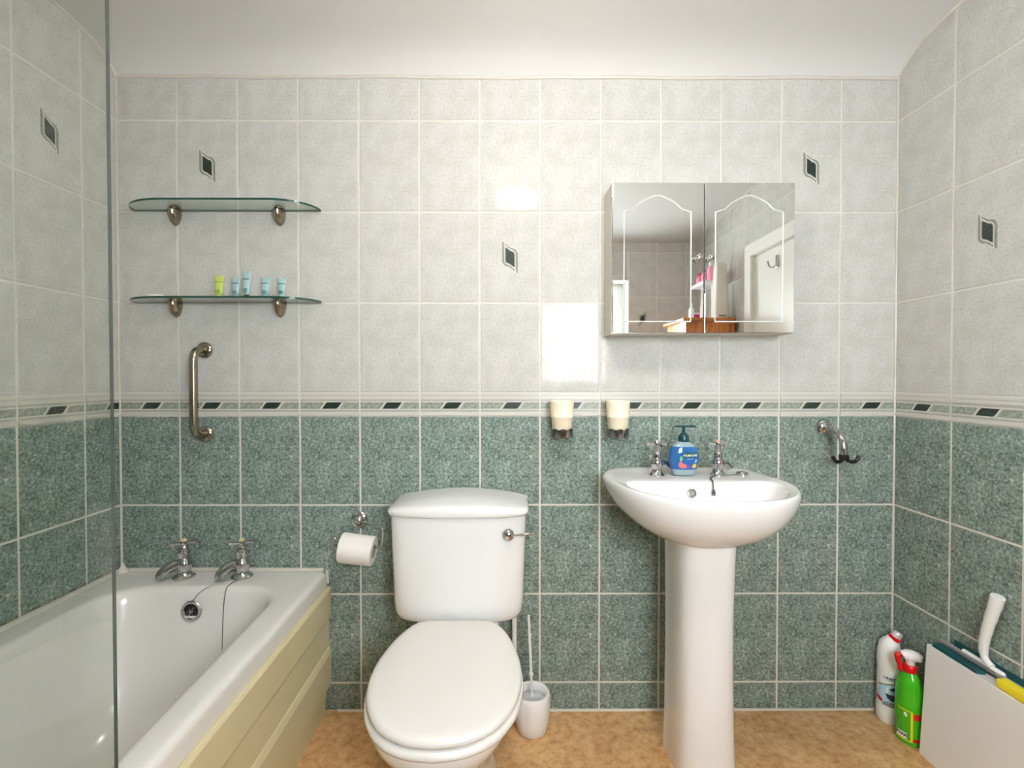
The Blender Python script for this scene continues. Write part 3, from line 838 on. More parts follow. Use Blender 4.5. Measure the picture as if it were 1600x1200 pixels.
lathe(bm, [(0.0065, -0.004), (0.0078, 0), (0.0065, 0.004)], (bx - 0.003, by, 0.178), n=12)
lathe(bm, [(0.0105, -0.006), (0.009, 0.01), (0.005, 0.02)], (bx, by, 0.098), n=12)
obj('handle', bm, 'white_plastic', br, True)

# ------------------------------------------------------------------ basin on pedestal
SX, PX, BZ = 1.848, 1.850, 0.820
sink = thing('pedestal_basin', (PX, -0.20, 0), 'white pedestal wash basin with two chrome taps', 'wash basin')
oh = [(0, -0.452), (0.075, -0.447), (0.145, -0.420), (0.203, -0.366), (0.240, -0.290), (0.257, -0.200), (0.260, -0.120), (0.255, -0.070), (0.232, -0.030), (0.190, -0.008), (0.14, -0.003), (0.0, -0.003)]
ih = [(0, -0.428), (0.07, -0.423), (0.130, -0.398), (0.180, -0.348), (0.210, -0.286), (0.217, -0.240), (0.207, -0.216), (0.175, -0.208), (0.09, -0.206), (0.0, -0.206)]
NC = 96
cc = (0.0, -0.27)
Oo = polar(mirror_outline(spline2(oh, 5)), cc, NC)
Ii = polar(mirror_outline(spline2(ih, 5)), cc, NC)
def bump(x, y):
    w = max(0.0, min(1.0, (y + 0.075) / 0.05)); w = w * w * (3 - 2 * w)
    return 0.006 * w
def oring(s, z, c=(PX - SX, -0.215), up=False):
    out = []
    for x, y in Oo:
        x2, y2 = c[0] + (x - c[0]) * s, c[1] + (y - c[1]) * s
        out.append((SX + x2, min(y2, -0.003), z + (bump(x2, y2) if up else 0)))
    return out
def iring(s, z, c=(0.0, -0.305)): return [(SX + c[0] + (x - c[0]) * s, c[1] + (y - c[1]) * s, z) for x, y in Ii]
def bring(t, z, up=True):
    """blend between outer and inner outline"""
    out = []
    for (x, y), (u, v) in zip(Oo, Ii):
        x2, y2 = x + (u - x) * t, y + (v - y) * t
        out.append((SX + x2, y2, z + (bump(x2, y2) if up else 0)))
    return out
bm = B()
rings = [oring(0.26, 0.655), oring(0.33, 0.656), oring(0.42, 0.661), oring(0.54, 0.673), oring(0.68, 0.693), oring(0.80, 0.716), oring(0.90, 0.744), oring(0.965, 0.775), oring(0.992, 0.797), oring(1.0, 0.810, up=True),
         bring(0.04, 0.8165), bring(0.10, 0.8200), bring(0.18, 0.8215), bring(0.28, 0.8215), bring(0.42, 0.8205), bring(0.6, 0.8195), bring(0.85, 0.8185, False), bring(0.96, 0.8165, False), iring(1.0, 0.813),
         iring(0.985, 0.806), iring(0.965, 0.792), iring(0.93, 0.768), iring(0.86, 0.738), iring(0.74, 0.712), iring(0.55, 0.696), iring(0.3, 0.688), iring(0.1, 0.686)]
loft(bm, rings)
obj('basin', bm, 'china', sink, True, 70)
def pring(hw, yf, z, yb=-0.150, n=40):
    h = [(0, yf), (hw * 0.4, yf + 0.003), (hw * 0.75, yf + 0.018), (hw * 0.93, yf + 0.040), (hw, yf + 0.075), (hw, yb - 0.02), (hw * 0.985, yb), (0, yb)]
    return [(PX + x, y, z) for x, y in polar(mirror_outline(spline2(h, 4)), (0, (yf + yb) / 2), n)]
bm = B(); loft(bm, [pring(0.082, -0.322, 0.0), pring(0.0815, -0.322, 0.02), pring(0.079, -0.316, 0.12), pring(0.0775, -0.312, 0.3), pring(0.0775, -0.312, 0.45), pring(0.079, -0.316, 0.60), pring(0.081, -0.320, 0.672)])
obj('pedestal', bm, 'china', sink, True, 60)
BT = 0.8195
pillar_tap('tap', sink, (1.749, -0.130, BT), math.radians(25), 0.050, 0.016, 0.05, 'chrome', 0.97, 'chrome basin tap left of the soap')
pillar_tap('tap', sink, (1.937, -0.130, BT), math.radians(25), 0.050, 0.016, 0.05, 'red_tip', 0.97, 'chrome basin tap right of the soap')
oc = Vector((1.824, -0.2165, 0.787)); on = Vector((0, -1, 0.30)).normalized()
bm = B(); lathe(bm, [(0.0125, -0.004), (0.0125, 0.003), (0.009, 0.0034), (0.0085, 0.0015)], oc, on, 20, cap1=False); ov = obj('overflow', bm, 'chrome', sink, True)
bm = B(); lathe(bm, [(0.009, 0.0016), (0.0001, 0.0017)], oc, on, 18, cap1=False); obj('overflow_hole', bm, 'motif_grey', ov, True)
bm = B(); tube(bm, smooth_path([(1.918, -0.148, 0.8215), (1.900, -0.165, 0.8215), (1.892, -0.185, 0.8205), (1.890, -0.205, 0.8175), (1.886, -0.218, 0.800)], 5), 0.0022, 6)
lathe(bm, [(0.004, -0.012), (0.006, -0.004), (0.003, 0.006)], (1.8855, -0.222, 0.793), n=8)
obj('plug_chain', bm, 'gunmetal', sink, True)
bm = B(); tube(bm, smooth_path([(1.957, -0.138, 0.8222), (1.975, -0.134, 0.8222), (2.0, -0.126, 0.8222)], 4), 0.0014, 6)
obj('plug_chain', bm, 'gunmetal', sink, True)
bm = B(); lathe(bm, [(0.0185, 0.0), (0.0185, 0.004), (0.016, 0.0065), (0.009, 0.0065), (0.008, 0.009), (0.003, 0.0095)], (2.018, -0.118, 0.8208), n=22)
obj('basin_plug', bm, 'chrome', sink, True)

# ------------------------------------------------------------------ soap dispenser
qx, qy, qz = 1.832, -0.128, 0.8235
soap = thing('soap_dispenser', (qx, qy, qz), 'blue liquid soap bottle with dark teal pump between the basin taps', 'soap bottle')
bm = B()
def sring(w, d, z): return [(qx + w * math.copysign(abs(math.cos(a)) ** 0.85, math.cos(a)), qy + d * math.copysign(abs(math.sin(a)) ** 0.85, math.sin(a)), qz + z) for a in [2 * PI * k / 32 for k in range(32)]]
prof = [(0.031, 0.017, 0.0), (0.0345, 0.019, 0.003), (0.0395, 0.021, 0.018)]
loft(bm, [sring(*p) for p in prof] , True, False, 1)
prof = [(0.0395, 0.021, 0.018), (0.0445, 0.023, 0.034), (0.0465, 0.024, 0.05), (0.0455, 0.0235, 0.064), (0.041, 0.022, 0.078), (0.035, 0.02, 0.087)]
loft(bm, [sring(*p) for p in prof], False, False, 0)
prof = [(0.035, 0.02, 0.087), (0.028, 0.0175, 0.094), (0.019, 0.0145, 0.099), (0.0145, 0.0135, 0.103)]
loft(bm, [sring(*p) for p in prof], False, True, 1)
bmesh.ops.remove_doubles(bm, verts=bm.verts, dist=1e-5)
obj('bottle', bm, ['soap_blue', 'soap_clear'], soap, True, 60)
bm = B(); lathe(bm, [(0.0158, 0.0), (0.0162, 0.004), (0.016, 0.015), (0.0125, 0.022), (0.0075, 0.026), (0.0045, 0.028), (0.0045, 0.045)], (qx, qy, qz + 0.101), n=20); pump = obj('pump', bm, 'teal_pump', soap, True)
bm = B(); box(bm, qx - 0.026, qx + 0.028, qy - 0.008, qy + 0.008, qz + 0.1455, qz + 0.151, bevel=0.002); tube(bm, [(qx + 0.024, qy, qz + 0.149), (qx + 0.036, qy, qz + 0.1470)], [0.004, 0.003], 8); obj('pump_head', bm, 'teal_pump', pump)
def soap_front(x, z, lift=0.0008):
    """y of the bottle front at local (x,z)"""
    P = [(0.0, 0.031, 0.017), (0.018, 0.0395, 0.021), (0.034, 0.0445, 0.023), (0.05, 0.0465, 0.024), (0.064, 0.0455, 0.0235), (0.078, 0.041, 0.022), (0.087, 0.035, 0.02)]
    for (za, wa, da), (zb_, wb, db) in zip(P[:-1], P[1:]):
        if za <= z <= zb_:
            t = (z - za) / (zb_ - za); w = wa + (wb - wa) * t; d = da + (db - da) * t; break
    u = min(0.98, abs(x) / w)
    c = u ** (1 / 0.85); s = math.sqrt(max(0, 1 - c * c)) ** 0.85
    return qy - d * s - lift
def soap_patch(name, poly, m, lift, parent):
    """flat print wrapped on the bottle front; poly in local (x,z)"""
    bm = B()
    vs = [bm.verts.new((x, 0, z)) for x, z in poly]; bm.faces.new(vs)
    bmesh.ops.triangulate(bm, faces=bm.faces)
    bmesh.ops.subdivide_edges(bm, edges=bm.edges, cuts=3, use_grid_fill=True)
    for v in bm.verts: v.co = Vector((qx + v.co.x, soap_front(v.co.x, v.co.z, lift), qz + v.co.z))
    return obj(name, bm, m, parent, True)
lab = soap_patch('label', [(-0.022, 0.02), (0.033, 0.02), (0.037, 0.036), (0.038, 0.052), (0.036, 0.066), (0.01, 0.069), (-0.008, 0.068), (-0.018, 0.058), (-0.024, 0.04)], 'label_blue', 0.0006, soap)
soap_patch('label_band', [(-0.010, 0.0555), (0.036, 0.0555), (0.036, 0.0675), (0.014, 0.0705), (0.004, 0.0705), (-0.011, 0.0675)], 'label_green', 0.0010, lab)
soap_patch('coral_print', [(-0.022, 0.028), (-0.012, 0.022), (0.0, 0.0235), (0.002, 0.032), (-0.008, 0.036), (-0.018, 0.043), (-0.022, 0.038)], 'coral', 0.0012, lab)
soap_patch('fish_print', [(0.018, 0.024), (0.028, 0.022), (0.034, 0.029), (0.028, 0.037), (0.019, 0.033)], 'fish_yellow', 0.0012, lab)
soap_patch('weed_print', [(-0.020, 0.046), (-0.014, 0.042), (-0.011, 0.052), (-0.014, 0.060), (-0.019, 0.057)], 'weed_green', 0.0012, lab)
soap_patch('shell_print', [(0.004, 0.022), (0.015, 0.022), (0.016, 0.031), (0.006, 0.033)], 'violet', 0.0011, lab)
soap_patch('bubble_print', [(0.026, 0.040), (0.032, 0.040), (0.034, 0.047), (0.029, 0.05)], 'pale_blue', 0.0012, lab)
bm = text_bm('PALMOLIVE', 0.0084, 0.00022)
for v in bm.verts: v.co = Vector((qx + 0.0125 + v.co.x, soap_front(0.0125 + v.co.x, 0.0615 + v.co.y, 0.0014), qz + 0.0615 + v.co.y))
obj('lettering', bm, 'white_print', lab)
bm = text_bm('aquarium', 0.0058, 0.0)
for v in bm.verts: v.co = Vector((qx + 0.0125 + v.co.x, soap_front(0.0125 + v.co.x, 0.0515 + v.co.y, 0.0014), qz + 0.0515 + v.co.y))
obj('small_lettering', bm, 'pale_blue', lab)

# ------------------------------------------------------------------ mirrored wall cabinet
CX0, CX1, CZ0, CZ1, CY = 1.612, 2.176, 1.258, 1.722, -0.118
cab = thing('mirror_cabinet', ((CX0 + CX1) / 2, 0, CZ0), 'wall cabinet with two arched-groove mirror doors above the basin', 'cabinet')
bm = B(); box(bm, CX0, CX1, -0.106, -0.001, CZ0 - 0.001, CZ1, bevel=0.0015); obj('body', bm, 'cabinet_body', cab)
cm = 1.8965
for di, (a, b) in enumerate(((CX0 + 0.001, cm - 0.0012), (cm + 0.0012, CX1 - 0.001))):
    bm = B(); box(bm, a, b, CY + 0.004, -0.1065, CZ0 + 0.001, CZ1 - 0.001)
    d = obj('door', bm, 'gunmetal', cab); d['label'] = 'left mirror door with engraved arch' if di == 0 else 'right mirror door with engraved arch'
    bm = B(); box(bm, a + 0.0008, b - 0.0008, CY, CY + 0.0038, CZ0 + 0.0022, CZ1 - 0.0022, bevel=0.0008); mg = obj('mirror_glass', bm, 'mirror', d)
    # engraved outline: straight sides, arched head
    w = b - a
    l, r = a + 0.036, b - 0.040
    if di: l, r = a + 0.033, b - 0.036
    zb_, zs, zp = CZ0 + 0.036, CZ1 - 0.088, CZ1 - 0.041
    mid = (l + r) / 2; h2 = (r - l) / 2
    arch = [(l, zs - 0.004), (l + 0.012, zs + 0.0), (l + 0.03, zs + 0.006)]
    arch += [(mid - h2 * 0.55, zs + 0.022), (mid - h2 * 0.3, zp - 0.010), (mid, zp), (mid + h2 * 0.3, zp - 0.010), (mid + h2 * 0.55, zs + 0.022), (r - 0.03, zs + 0.006), (r - 0.012, zs), (r, zs - 0.004)]
    arch = spline2(arch, 4)
    bm = B()
    y = CY - 0.0006
    for pts in ([(l, zb_), (l, zs - 0.004)], [(r, zb_), (r, zs - 0.004)], [(l, zb_), (r, zb_)], arch):
        tube(bm, [(p[0], y + 0.0012, p[1]) for p in pts], 0.0023, 6)
    obj('engraved_groove', bm, 'bevel', d, True)
    kx = (cm - 0.0215) if di == 0 else (cm + 0.0165)
    bm = B(); lathe(bm, [(0.006, 0.0), (0.0055, 0.006), (0.0045, 0.010), (0.0085, 0.016), (0.0095, 0.021), (0.007, 0.026), (0.0001, 0.0275)], (kx, CY, 1.488), (0, -1, 0), 16); obj('knob', bm, 'chrome', d, True)

# ------------------------------------------------------------------ glass shelves and what stands on them
def shelf_outline():
    P = [(0.058, -0.002)]
    P += [(0.058 + 0.165 * (1 - math.cos(t)), -0.002 - 0.106 * math.sin(t)) for t in [PI / 2 * k / 12 for k in range(1, 13)]]
    P += [(0.545 + 0.128 * math.sin(t), -0.002 - 0.106 * math.cos(t)) for t in [PI / 2 * k / 12 for k in range(0, 13)]]
    return P
def glass_shelf(z, label):
    sh = thing('glass_shelf', (0.365, 0, z), label, 'shelf', 'green-edged glass shelves on the far wall')
    P = shelf_outline(); t = 0.0065
    bm = B()
    top = [bm.verts.new((x, y, z)) for x, y in P]; bot = [bm.verts.new((x, y, z - t)) for x, y in P]
    bm.faces.new(top); bm.faces.new(list(reversed(bot)))
    for i in range(len(P)):
        j = (i + 1) % len(P)
        bm.faces.new((bot[i], bot[j], top[j], top[i])).material_index = 1
    obj('glass_plate', bm, ['glass', 'glass_edge'], sh)
    for bx_ in (0.193, 0.537):
        bm = B(); n = 16
        def half(w, d, zz): return [(bx_ + w * math.cos(PI + PI * k / n), -0.0005 - d * math.sin(PI * k / n), zz) for k in range(n + 1)]
        loft(bm, [half(0.019, 0.034, z - t - 0.0002), half(0.0195, 0.034, z - t - 0.006), half(0.0185, 0.030, z - t - 0.018), half(0.016, 0.022, z - t - 0.03), half(0.011, 0.013, z - t - 0.04), half(0.005, 0.006, z - t - 0.046), half(0.0008, 0.001, z - t - 0.048)])
        loft(bm, [half(0.016, 0.026, z + 0.0002), half(0.016, 0.026, z + 0.004), half(0.012, 0.018, z + 0.011), half(0.005, 0.006, z + 0.016)])
        obj('bracket', bm, 'nickel', sh, True, 50)
    return sh
glass_shelf(1.676, 'upper green-edged glass shelf, empty')
SHZ = 1.374
glass_shelf(SHZ, 'lower green-edged glass shelf holding miniature tubes')

def mini_tube(x, y, h, w, gel, dark, capm, label, name='toiletry_tube'):
    t = thing(name, (x, y, SHZ), label, 'toiletry tube', 'miniature toiletries on the lower glass shelf')
    bm = B(); capz = 0.010
    def ell(a, b, z): return [(x + a * math.cos(2 * PI * k / 20), y + b * math.sin(2 * PI * k / 20), SHZ + z) for k in range(20)]
    loft(bm, [ell(w * 0.42, w * 0.42, capz), ell(w * 0.8, w * 0.62, capz + 0.003), ell(w * 0.9, w * 0.6, h * 0.45), ell(w * 0.97, w * 0.4, h * 0.75), ell(w * 1.05, w * 0.12, h * 0.93), ell(w * 1.06, w * 0.07, h)])
    obj('body', bm, gel, t, True, 60)
    bm = B(); lathe(bm, [(w * 0.55, 0.0), (w * 0.58, 0.002), (w * 0.55, capz)], (x, y, SHZ + 0.0003), n=16); obj('cap', bm, capm, t, True)
    # printed bands on the front
    for (f0, f1, ww) in ((0.68, 0.74, 0.85), (0.2, 0.36, 0.5)):
        bm = B()
        def yy(f, u):
            b = w * (0.6 if f < 0.45 else 0.6 - (f - 0.45) / 0.3 * 0.2); a = w * 0.93
            return y - b * math.sqrt(max(0.0, 1 - (u * ww) ** 2)) - 0.0006
        for k in range(6):
            u0, u1 = -1 + k / 3, -1 + (k + 1) / 3
            bm.faces.new([bm.verts.new((x + u * ww * w * 0.93, yy(f, u), SHZ + f * h)) for u, f in ((u0, f0), (u1, f0), (u1, f1), (u0, f1))])
        obj('printed_band', bm, dark, t)
    return t
mini_tube(0.371, -0.062, 0.072, 0.0155, 'lime_gel', 'lime_dark', 'lime_gel', 'lime green miniature tube on the lower glass shelf')
mini_tube(0.424, -0.062, 0.066, 0.014, 'aqua_gel', 'aqua_dark', 'aqua_gel', 'pale blue miniature tube standing next to the lime green one')
mini_tube(0.459, -0.064, 0.084, 0.013, 'aqua_gel', 'aqua_dark', 'black', 'tallest pale blue miniature tube, with a black cap')
mini_tube(0.518, -0.062, 0.066, 0.0145, 'aqua_gel', 'aqua_dark', 'aqua_gel', 'pale blue miniature tube second from the right on the lower shelf')
mini_tube(0.570, -0.062, 0.064, 0.0145, 'aqua_gel', 'aqua_dark', 'aqua_gel', 'rightmost pale blue miniature tube on the lower shelf')
bm = B(); x, y = 0.165, -0.055
loft(bm, [[(x + a * 0.026 * (1), 0, 0) and (x + a * math.cos(2 * PI * k / 24) * 0.026, y + a * math.sin(2 * PI * k / 24) * 0.018, SHZ + 0.0003 + z) for k in range(24)] for a, z in ((0.85, 0), (1.0, 0.003), (1.0, 0.008), (0.9, 0.011), (0.5, 0.0125), (0.05, 0.013))])
tag(obj('soap_bar', bm, 'soap_bar', None, True), 'small white soap bar at the left of the lower glass shelf', 'soap')

# ------------------------------------------------------------------ grab rail
gr = thing('grab_rail', (0.285, 0, 0.92), 'short vertical nickel grab rail on the wall below the glass shelves', 'grab rail')
gx, gz0, gz1 = 0.285, 0.934, 1.212
bm = B(); tube(bm, smooth_path([(gx, -0.006, gz1), (gx, -0.024, gz1), (gx, -0.046, gz1 - 0.006), (gx, -0.058, gz1 - 0.024), (gx, -0.060, gz1 - 0.05), (gx, -0.060, (gz0 + gz1) / 2), (gx, -0.060, gz0 + 0.05), (gx, -0.058, gz0 + 0.024), (gx, -0.046, gz0 + 0.006), (gx, -0.024, gz0), (gx, -0.006, gz0)], 5), 0.0125, 16)
obj('bar', bm, 'nickel', gr, True)
for z in (gz0, gz1):
    bm = B(); lathe(bm, [(0.026, 0.001), (0.0265, 0.006), (0.023, 0.011), (0.014, 0.0135)], (gx, 0, z), (0, -1, 0), 28); obj('flange', bm, 'nickel', gr, True)

# ------------------------------------------------------------------ toilet roll holder and roll
rh = thing('paper_holder', (0.795, 0, 0.64), 'chrome wire toilet paper holder with round wall rose', 'paper holder')
bm = B(); lathe(bm, [(0.028, 0.0005), (0.0285, 0.004), (0.025, 0.008), (0.017, 0.010), (0.012, 0.017), (0.007, 0.021), (0.0001, 0.022)], (0.795, 0, 0.646), (0, -1, 0), 28); obj('wall_rose', bm, 'chrome', rh, True)
RY = -0.075
bm = B(); tube(bm, smooth_path([(0.797, -0.012, 0.642), (0.82, -0.03, 0.643), (0.86, -0.06, 0.645), (0.884, -0.072, 0.645), (0.892, RY, 0.636), (0.893, RY, 0.618), (0.889, RY, 0.594), (0.884, RY, 0.581), (0.872, RY, 0.580), (0.81, RY, 0.592), (0.745, RY, 0.6065)], 5), 0.0034, 10)
obj('wire_arm', bm, 'chrome', rh, True)
bm = B(); bmesh.ops.create_uvsphere(bm, u_segments=14, v_segments=8, radius=0.0075, matrix=Matrix.Translation((0.740, RY, 0.6085))); obj('end_ball', bm, 'chrome', rh, True)
roll = thing('toilet_roll', (0.812, RY, 0.574), 'roll of white toilet paper on the chrome holder', 'toilet roll')
ax = Vector((1, 0, -0.12)).normalized()
rc = Vector((0.812, RY, 0.5735))
bm = B(); lathe(bm, [(0.0205, -0.052), (0.0445, -0.052), (0.0465, -0.050), (0.0465, 0.050), (0.0445, 0.052), (0.0205, 0.052)], rc, ax, 40, cap0=False, cap1=False); obj('paper', bm, 'paper', roll, True, 40)
bm = B(); lathe(bm, [(0.0205, -0.0525), (0.0205, 0.0525), (0.0192, 0.0525), (0.0192, -0.0525), (0.0205, -0.0525)], rc, ax, 28, cap0=False, cap1=False); obj('core', bm, 'cardboard', roll, True, 40)

# ------------------------------------------------------------------ tumblers in wall rings
def tumbler(x, label_t, label_h):
    y, zt_, zr = -0.058, 1.046, 0.944
    h = thing('tumbler_holder', (x, 0, 0.93), label_h, 'tumbler holder', 'smoked chrome tumbler rings on the far wall')
    n = 80
    bm = B()
    def rr(r, f): return [(x + r * math.cos(2 * PI * k / n), y + r * math.sin(2 * PI * k / n), f(2 * PI * k / n)) for k in range(n)]
    sc = lambda a: 0.957 + 0.0018 * math.cos(8 * a)
    loft(bm, [rr(0.029, lambda a: 0.9285), rr(0.0335, lambda a: 0.930), rr(0.035, lambda a: 0.934), rr(0.035, sc), rr(0.0332, sc), rr(0.0325, lambda a: 0.933), rr(0.028, lambda a: 0.9315)], True, True)
    obj('ring', bm, 'gunmetal', h, True, 50)
    bm = B(); tube(bm, [(x, -0.0335 + 0.01, 0.942), (x, -0.001, 0.942)], 0.006, 10); lathe(bm, [(0.016, 0.0005), (0.016, 0.005), (0.012, 0.008)], (x, 0, 0.942), (0, -1, 0), 20); obj('wall_mount', bm, 'gunmetal', h, True)
    t = thing('tumbler', (x, y, 0.935), label_t, 'tumbler', 'cream plastic tumblers in the wall rings')
    bm = B(); c = (x, y, 0)
    lathe(bm, [(0.0285, 0.9345), (0.0305, 0.937), (0.0345, 0.992), (0.0362, 0.9935), (0.0362, 0.997), (0.0352, 0.999), (0.0385, 1.040), (0.0395, 1.0455), (0.0385, 1.0465), (0.0370, 1.0445), (0.033, 0.993), (0.028, 0.940), (0.0001, 0.9395)], c, (0, 0, 1), 36, cap1=False)
    obj('cup', bm, 'cream_cup', t, True, 60)
tumbler(1.4655, 'cream tumbler further from the basin, in a wall ring', 'smoked chrome tumbler ring further from the basin')
tumbler(1.6455, 'cream tumbler directly above the basin corner, in a wall ring', 'smoked chrome tumbler ring directly above the basin corner')

# ------------------------------------------------------------------ towel hook on the right of the basin
hk = thing('wall_hook', (2.348, 0, 0.954), 'bent chrome wall arm with a black double hook right of the basin', 'hook')
bm = B(); lathe(bm, [(0.0265, 0.0005), (0.027, 0.005), (0.024, 0.010), (0.019, 0.011), (0.016, 0.016), (0.013, 0.018)], (2.345, 0, 0.955), (0, -1, 0), 28); obj('wall_rose', bm, 'chrome', hk, True)
bm = B(); tube(bm, smooth_path([(2.345, -0.01, 0.955), (2.345, -0.035, 0.955), (2.346, -0.065, 0.949), (2.346, -0.088, 0.932), (2.346, -0.098, 0.906), (2.346, -0.100, 0.878)], 5), 0.0105, 16); obj('arm', bm, 'chrome', hk, True)
bm = B()
lathe(bm, [(0.013, -0.012), (0.0145, -0.006), (0.0145, 0.004), (0.012, 0.006)], (2.346, -0.100, 0.874), n=18)
for s_ in (-1, 1):
    tube(bm, smooth_path([(2.346 + s_ * 0.004, -0.102, 0.868), (2.346 + s_ * 0.016, -0.106, 0.859), (2.346 + s_ * 0.029, -0.108, 0.859), (2.346 + s_ * 0.037, -0.109, 0.866), (2.346 + s_ * 0.041, -0.109, 0.877)], 4), [0.0062] * 9 + [0.0055] * 8, 10)
obj('double_hook', bm, 'black', hk, True)

# ------------------------------------------------------------------ cleaning bottles in the corner
def wrap(bm_flat, c, r, a0, z, lift=0.0006, flat=1.0):
    """bend a flat XY mesh round a vertical cylinder; a0 = azimuth of its centre"""
    for v in bm_flat.verts:
        a = a0 + v.co.x / r
        v.co = Vector((c[0] + (r + lift) * math.cos(a), c[1] + (r + lift) * math.sin(a) * flat, z + v.co.y))
    return bm_flat
def patch(poly, c, r, a0, z, lift, cuts=3, flat=1.0):
    bm = B(); bm.faces.new([bm.verts.new((x, y, 0)) for x, y in poly])
    bmesh.ops.triangulate(bm, faces=bm.faces)
    bmesh.ops.subdivide_edges(bm, edges=bm.edges, cuts=cuts, use_grid_fill=True)
    return wrap(bm, c, r, a0, z, lift, flat)

wx, wy = 2.545, -0.044
A0 = math.radians(228)          # towards the room
ub = thing('drain_cleaner_bottle', (wx, wy, 0), 'white cleaner bottle with bent neck and red cap in the corner', 'bottle')
bm = B(); n = 32
lean = Vector((0.62, -0.25, 1)).normalized()
def wr(r, z, dx=0, dy=0, tilt=0.0, fl=1.0):
    out = []
    r *= 1.1
    for k in range(n):
        a = 2 * PI * k / n
        px, py = r * math.cos(a), r * fl * math.sin(a)
        out.append((wx + dx + px, wy + dy + py, z - tilt * (px * 0.93 - py * 0.37)))
    return out
loft(bm, [wr(0.032, 0.0), wr(0.0345, 0.004), wr(0.0345, 0.05), wr(0.0325, 0.055), wr(0.0320, 0.060), wr(0.0320, 0.155), wr(0.0310, 0.162), wr(0.0315, 0.168), wr(0.0325, 0.195, -0.001), wr(0.031, 0.222, -0.001, 0, 0.12), wr(0.027, 0.243, 0.0, 0, 0.35), wr(0.021, 0.255, 0.003, -0.001, 0.5), wr(0.0165, 0.262, 0.006, -0.002, 0.55), wr(0.015, 0.267, 0.008, -0.003, 0.55)])
obj('body', bm, 'white_plastic', ub, True, 50)
nc = Vector((wx + 0.008, wy - 0.003, 0.266)); na = Vector((0.46, -0.18, 0.87)).normalized()
bm = B(); lathe(bm, [(0.0165, -0.003), (0.0175, 0.0), (0.0172, 0.008), (0.015, 0.0095)], nc, na, 24); obj('collar', bm, 'red', ub, True)
bm = B(); lathe(bm, [(0.0145, 0.009), (0.0142, 0.022), (0.0125, 0.0275), (0.006, 0.029)], nc, na, 12); obj('cap', bm, 'clear_cap', ub)
c = (wx, wy); r = 0.0352
lb = obj('label', patch([(-0.040, -0.05), (0.05, -0.062), (0.05, 0.045), (-0.04, 0.045)], c, r, A0, 0.108, 0.0003), 'white_print', ub, True)
obj('label_swoosh', patch([(-0.036, -0.012), (-0.026, -0.034), (0.0, -0.045), (0.03, -0.045), (0.03, 0.03), (0.0, 0.022), (-0.026, 0.012)], c, r, A0, 0.108, 0.0006), 'pale_blue', lb, True)
obj('label_line', patch([(-0.034, 0.008), (0.0, 0.020), (0.03, 0.029), (0.03, 0.033), (0.0, 0.025), (-0.034, 0.012)], c, r, A0, 0.108, 0.0009), 'grey_print', lb, True)
obj('label_red_flag', patch([(-0.040, -0.037), (-0.018, -0.044), (-0.018, -0.033), (-0.040, -0.024)], c, r, A0, 0.108, 0.0009), 'red', lb, True)
obj('label_dark_bowl', patch([(-0.010, -0.010), (0.03, -0.010), (0.03, -0.03), (0.006, -0.030), (-0.004, -0.023)], c, r, A0, 0.108, 0.0009), 'navy', lb, True)
obj('label_pipe_print', patch([(-0.018, -0.050), (0.03, -0.052), (0.03, -0.037), (-0.004, -0.035), (-0.016, -0.040)], c, r, A0, 0.108, 0.0009), 'grey_print', lb, True)
obj('label_mark', patch([(-0.009, -0.006), (-0.004, -0.006), (-0.001, 0.012), (-0.005, 0.012)], c, r, A0, 0.108, 0.0012), 'white_print', lb, True)
obj('label_stroke', patch([(0.0, 0.008), (0.02, 0.021), (0.03, 0.022), (0.03, 0.018), (0.012, 0.010), (0.03, 0.004), (0.03, 0.0), (0.004, 0.004)], c, r, A0, 0.108, 0.0012), 'navy', lb, True)
obj('lettering', wrap(text_bm('UNSTOP', 0.0125, 0.0004), c, r, A0 + 0.26, 0.108 + 0.041, 0.0012), 'navy', lb)
obj('label_rule', patch([(-0.009, 0.0335), (0.025, 0.0335), (0.025, 0.0345), (-0.009, 0.0345)], c, r, A0, 0.108, 0.0012), 'navy', lb, True)

gx, gy = 2.536, -0.131
gb = thing('spray_bottle', (gx, gy, 0), 'bright green spray bottle with red and white trigger beside the white board', 'spray bottle')
bm = B()
def gr_(r, z, fl=0.86, dx=0): return [(gx + dx + r * fl * math.cos(2 * PI * k / n), gy + r * math.sin(2 * PI * k / n), z) for k in range(n)]
loft(bm, [gr_(0.037, 0.0), gr_(0.0395, 0.005), gr_(0.0395, 0.110), gr_(0.039, 0.14), gr_(0.0365, 0.165), gr_(0.031, 0.188), gr_(0.024, 0.203), gr_(0.0185, 0.211), gr_(0.0165, 0.216)])
obj('body', bm, 'green_bottle', gb, True, 50)
bm = B(); lathe(bm, [(0.018, 0.0), (0.0185, 0.003), (0.0185, 0.018), (0.016, 0.021)], (gx, gy, 0.213), n=22); obj('collar', bm, 'red', gb, True)
bm = B()
tube(bm, smooth_path([(gx + 0.028, gy - 0.006, 0.246), (gx + 0.018, gy - 0.004, 0.258), (gx, gy, 0.262), (gx - 0.012, gy + 0.004, 0.261), (gx - 0.018, gy + 0.006, 0.258)], 4), [0.006] * 3 + [0.015] * 4 + [0.0165] * 5 + [0.0145] * 5, 14)
tube(bm, [(gx + 0.002, gy, 0.232), (gx, gy, 0.255)], [0.011, 0.013], 12)
obj('spray_head', bm, 'white_plastic', gb, True)
bm = B(); tube(bm, smooth_path([(gx - 0.022, gy + 0.006, 0.262), (gx - 0.033, gy + 0.008, 0.258), (gx - 0.031, gy + 0.006, 0.244), (gx - 0.0265, gy + 0.004, 0.23), (gx - 0.0275, gy + 0.002, 0.216)], 5), [0.0085] * 6 + [0.0078] * 10 + [0.0068] * 5, 12)
obj('trigger', bm, 'red', gb, True)
c = (gx, gy); r = 0.0395; A1 = math.radians(222)
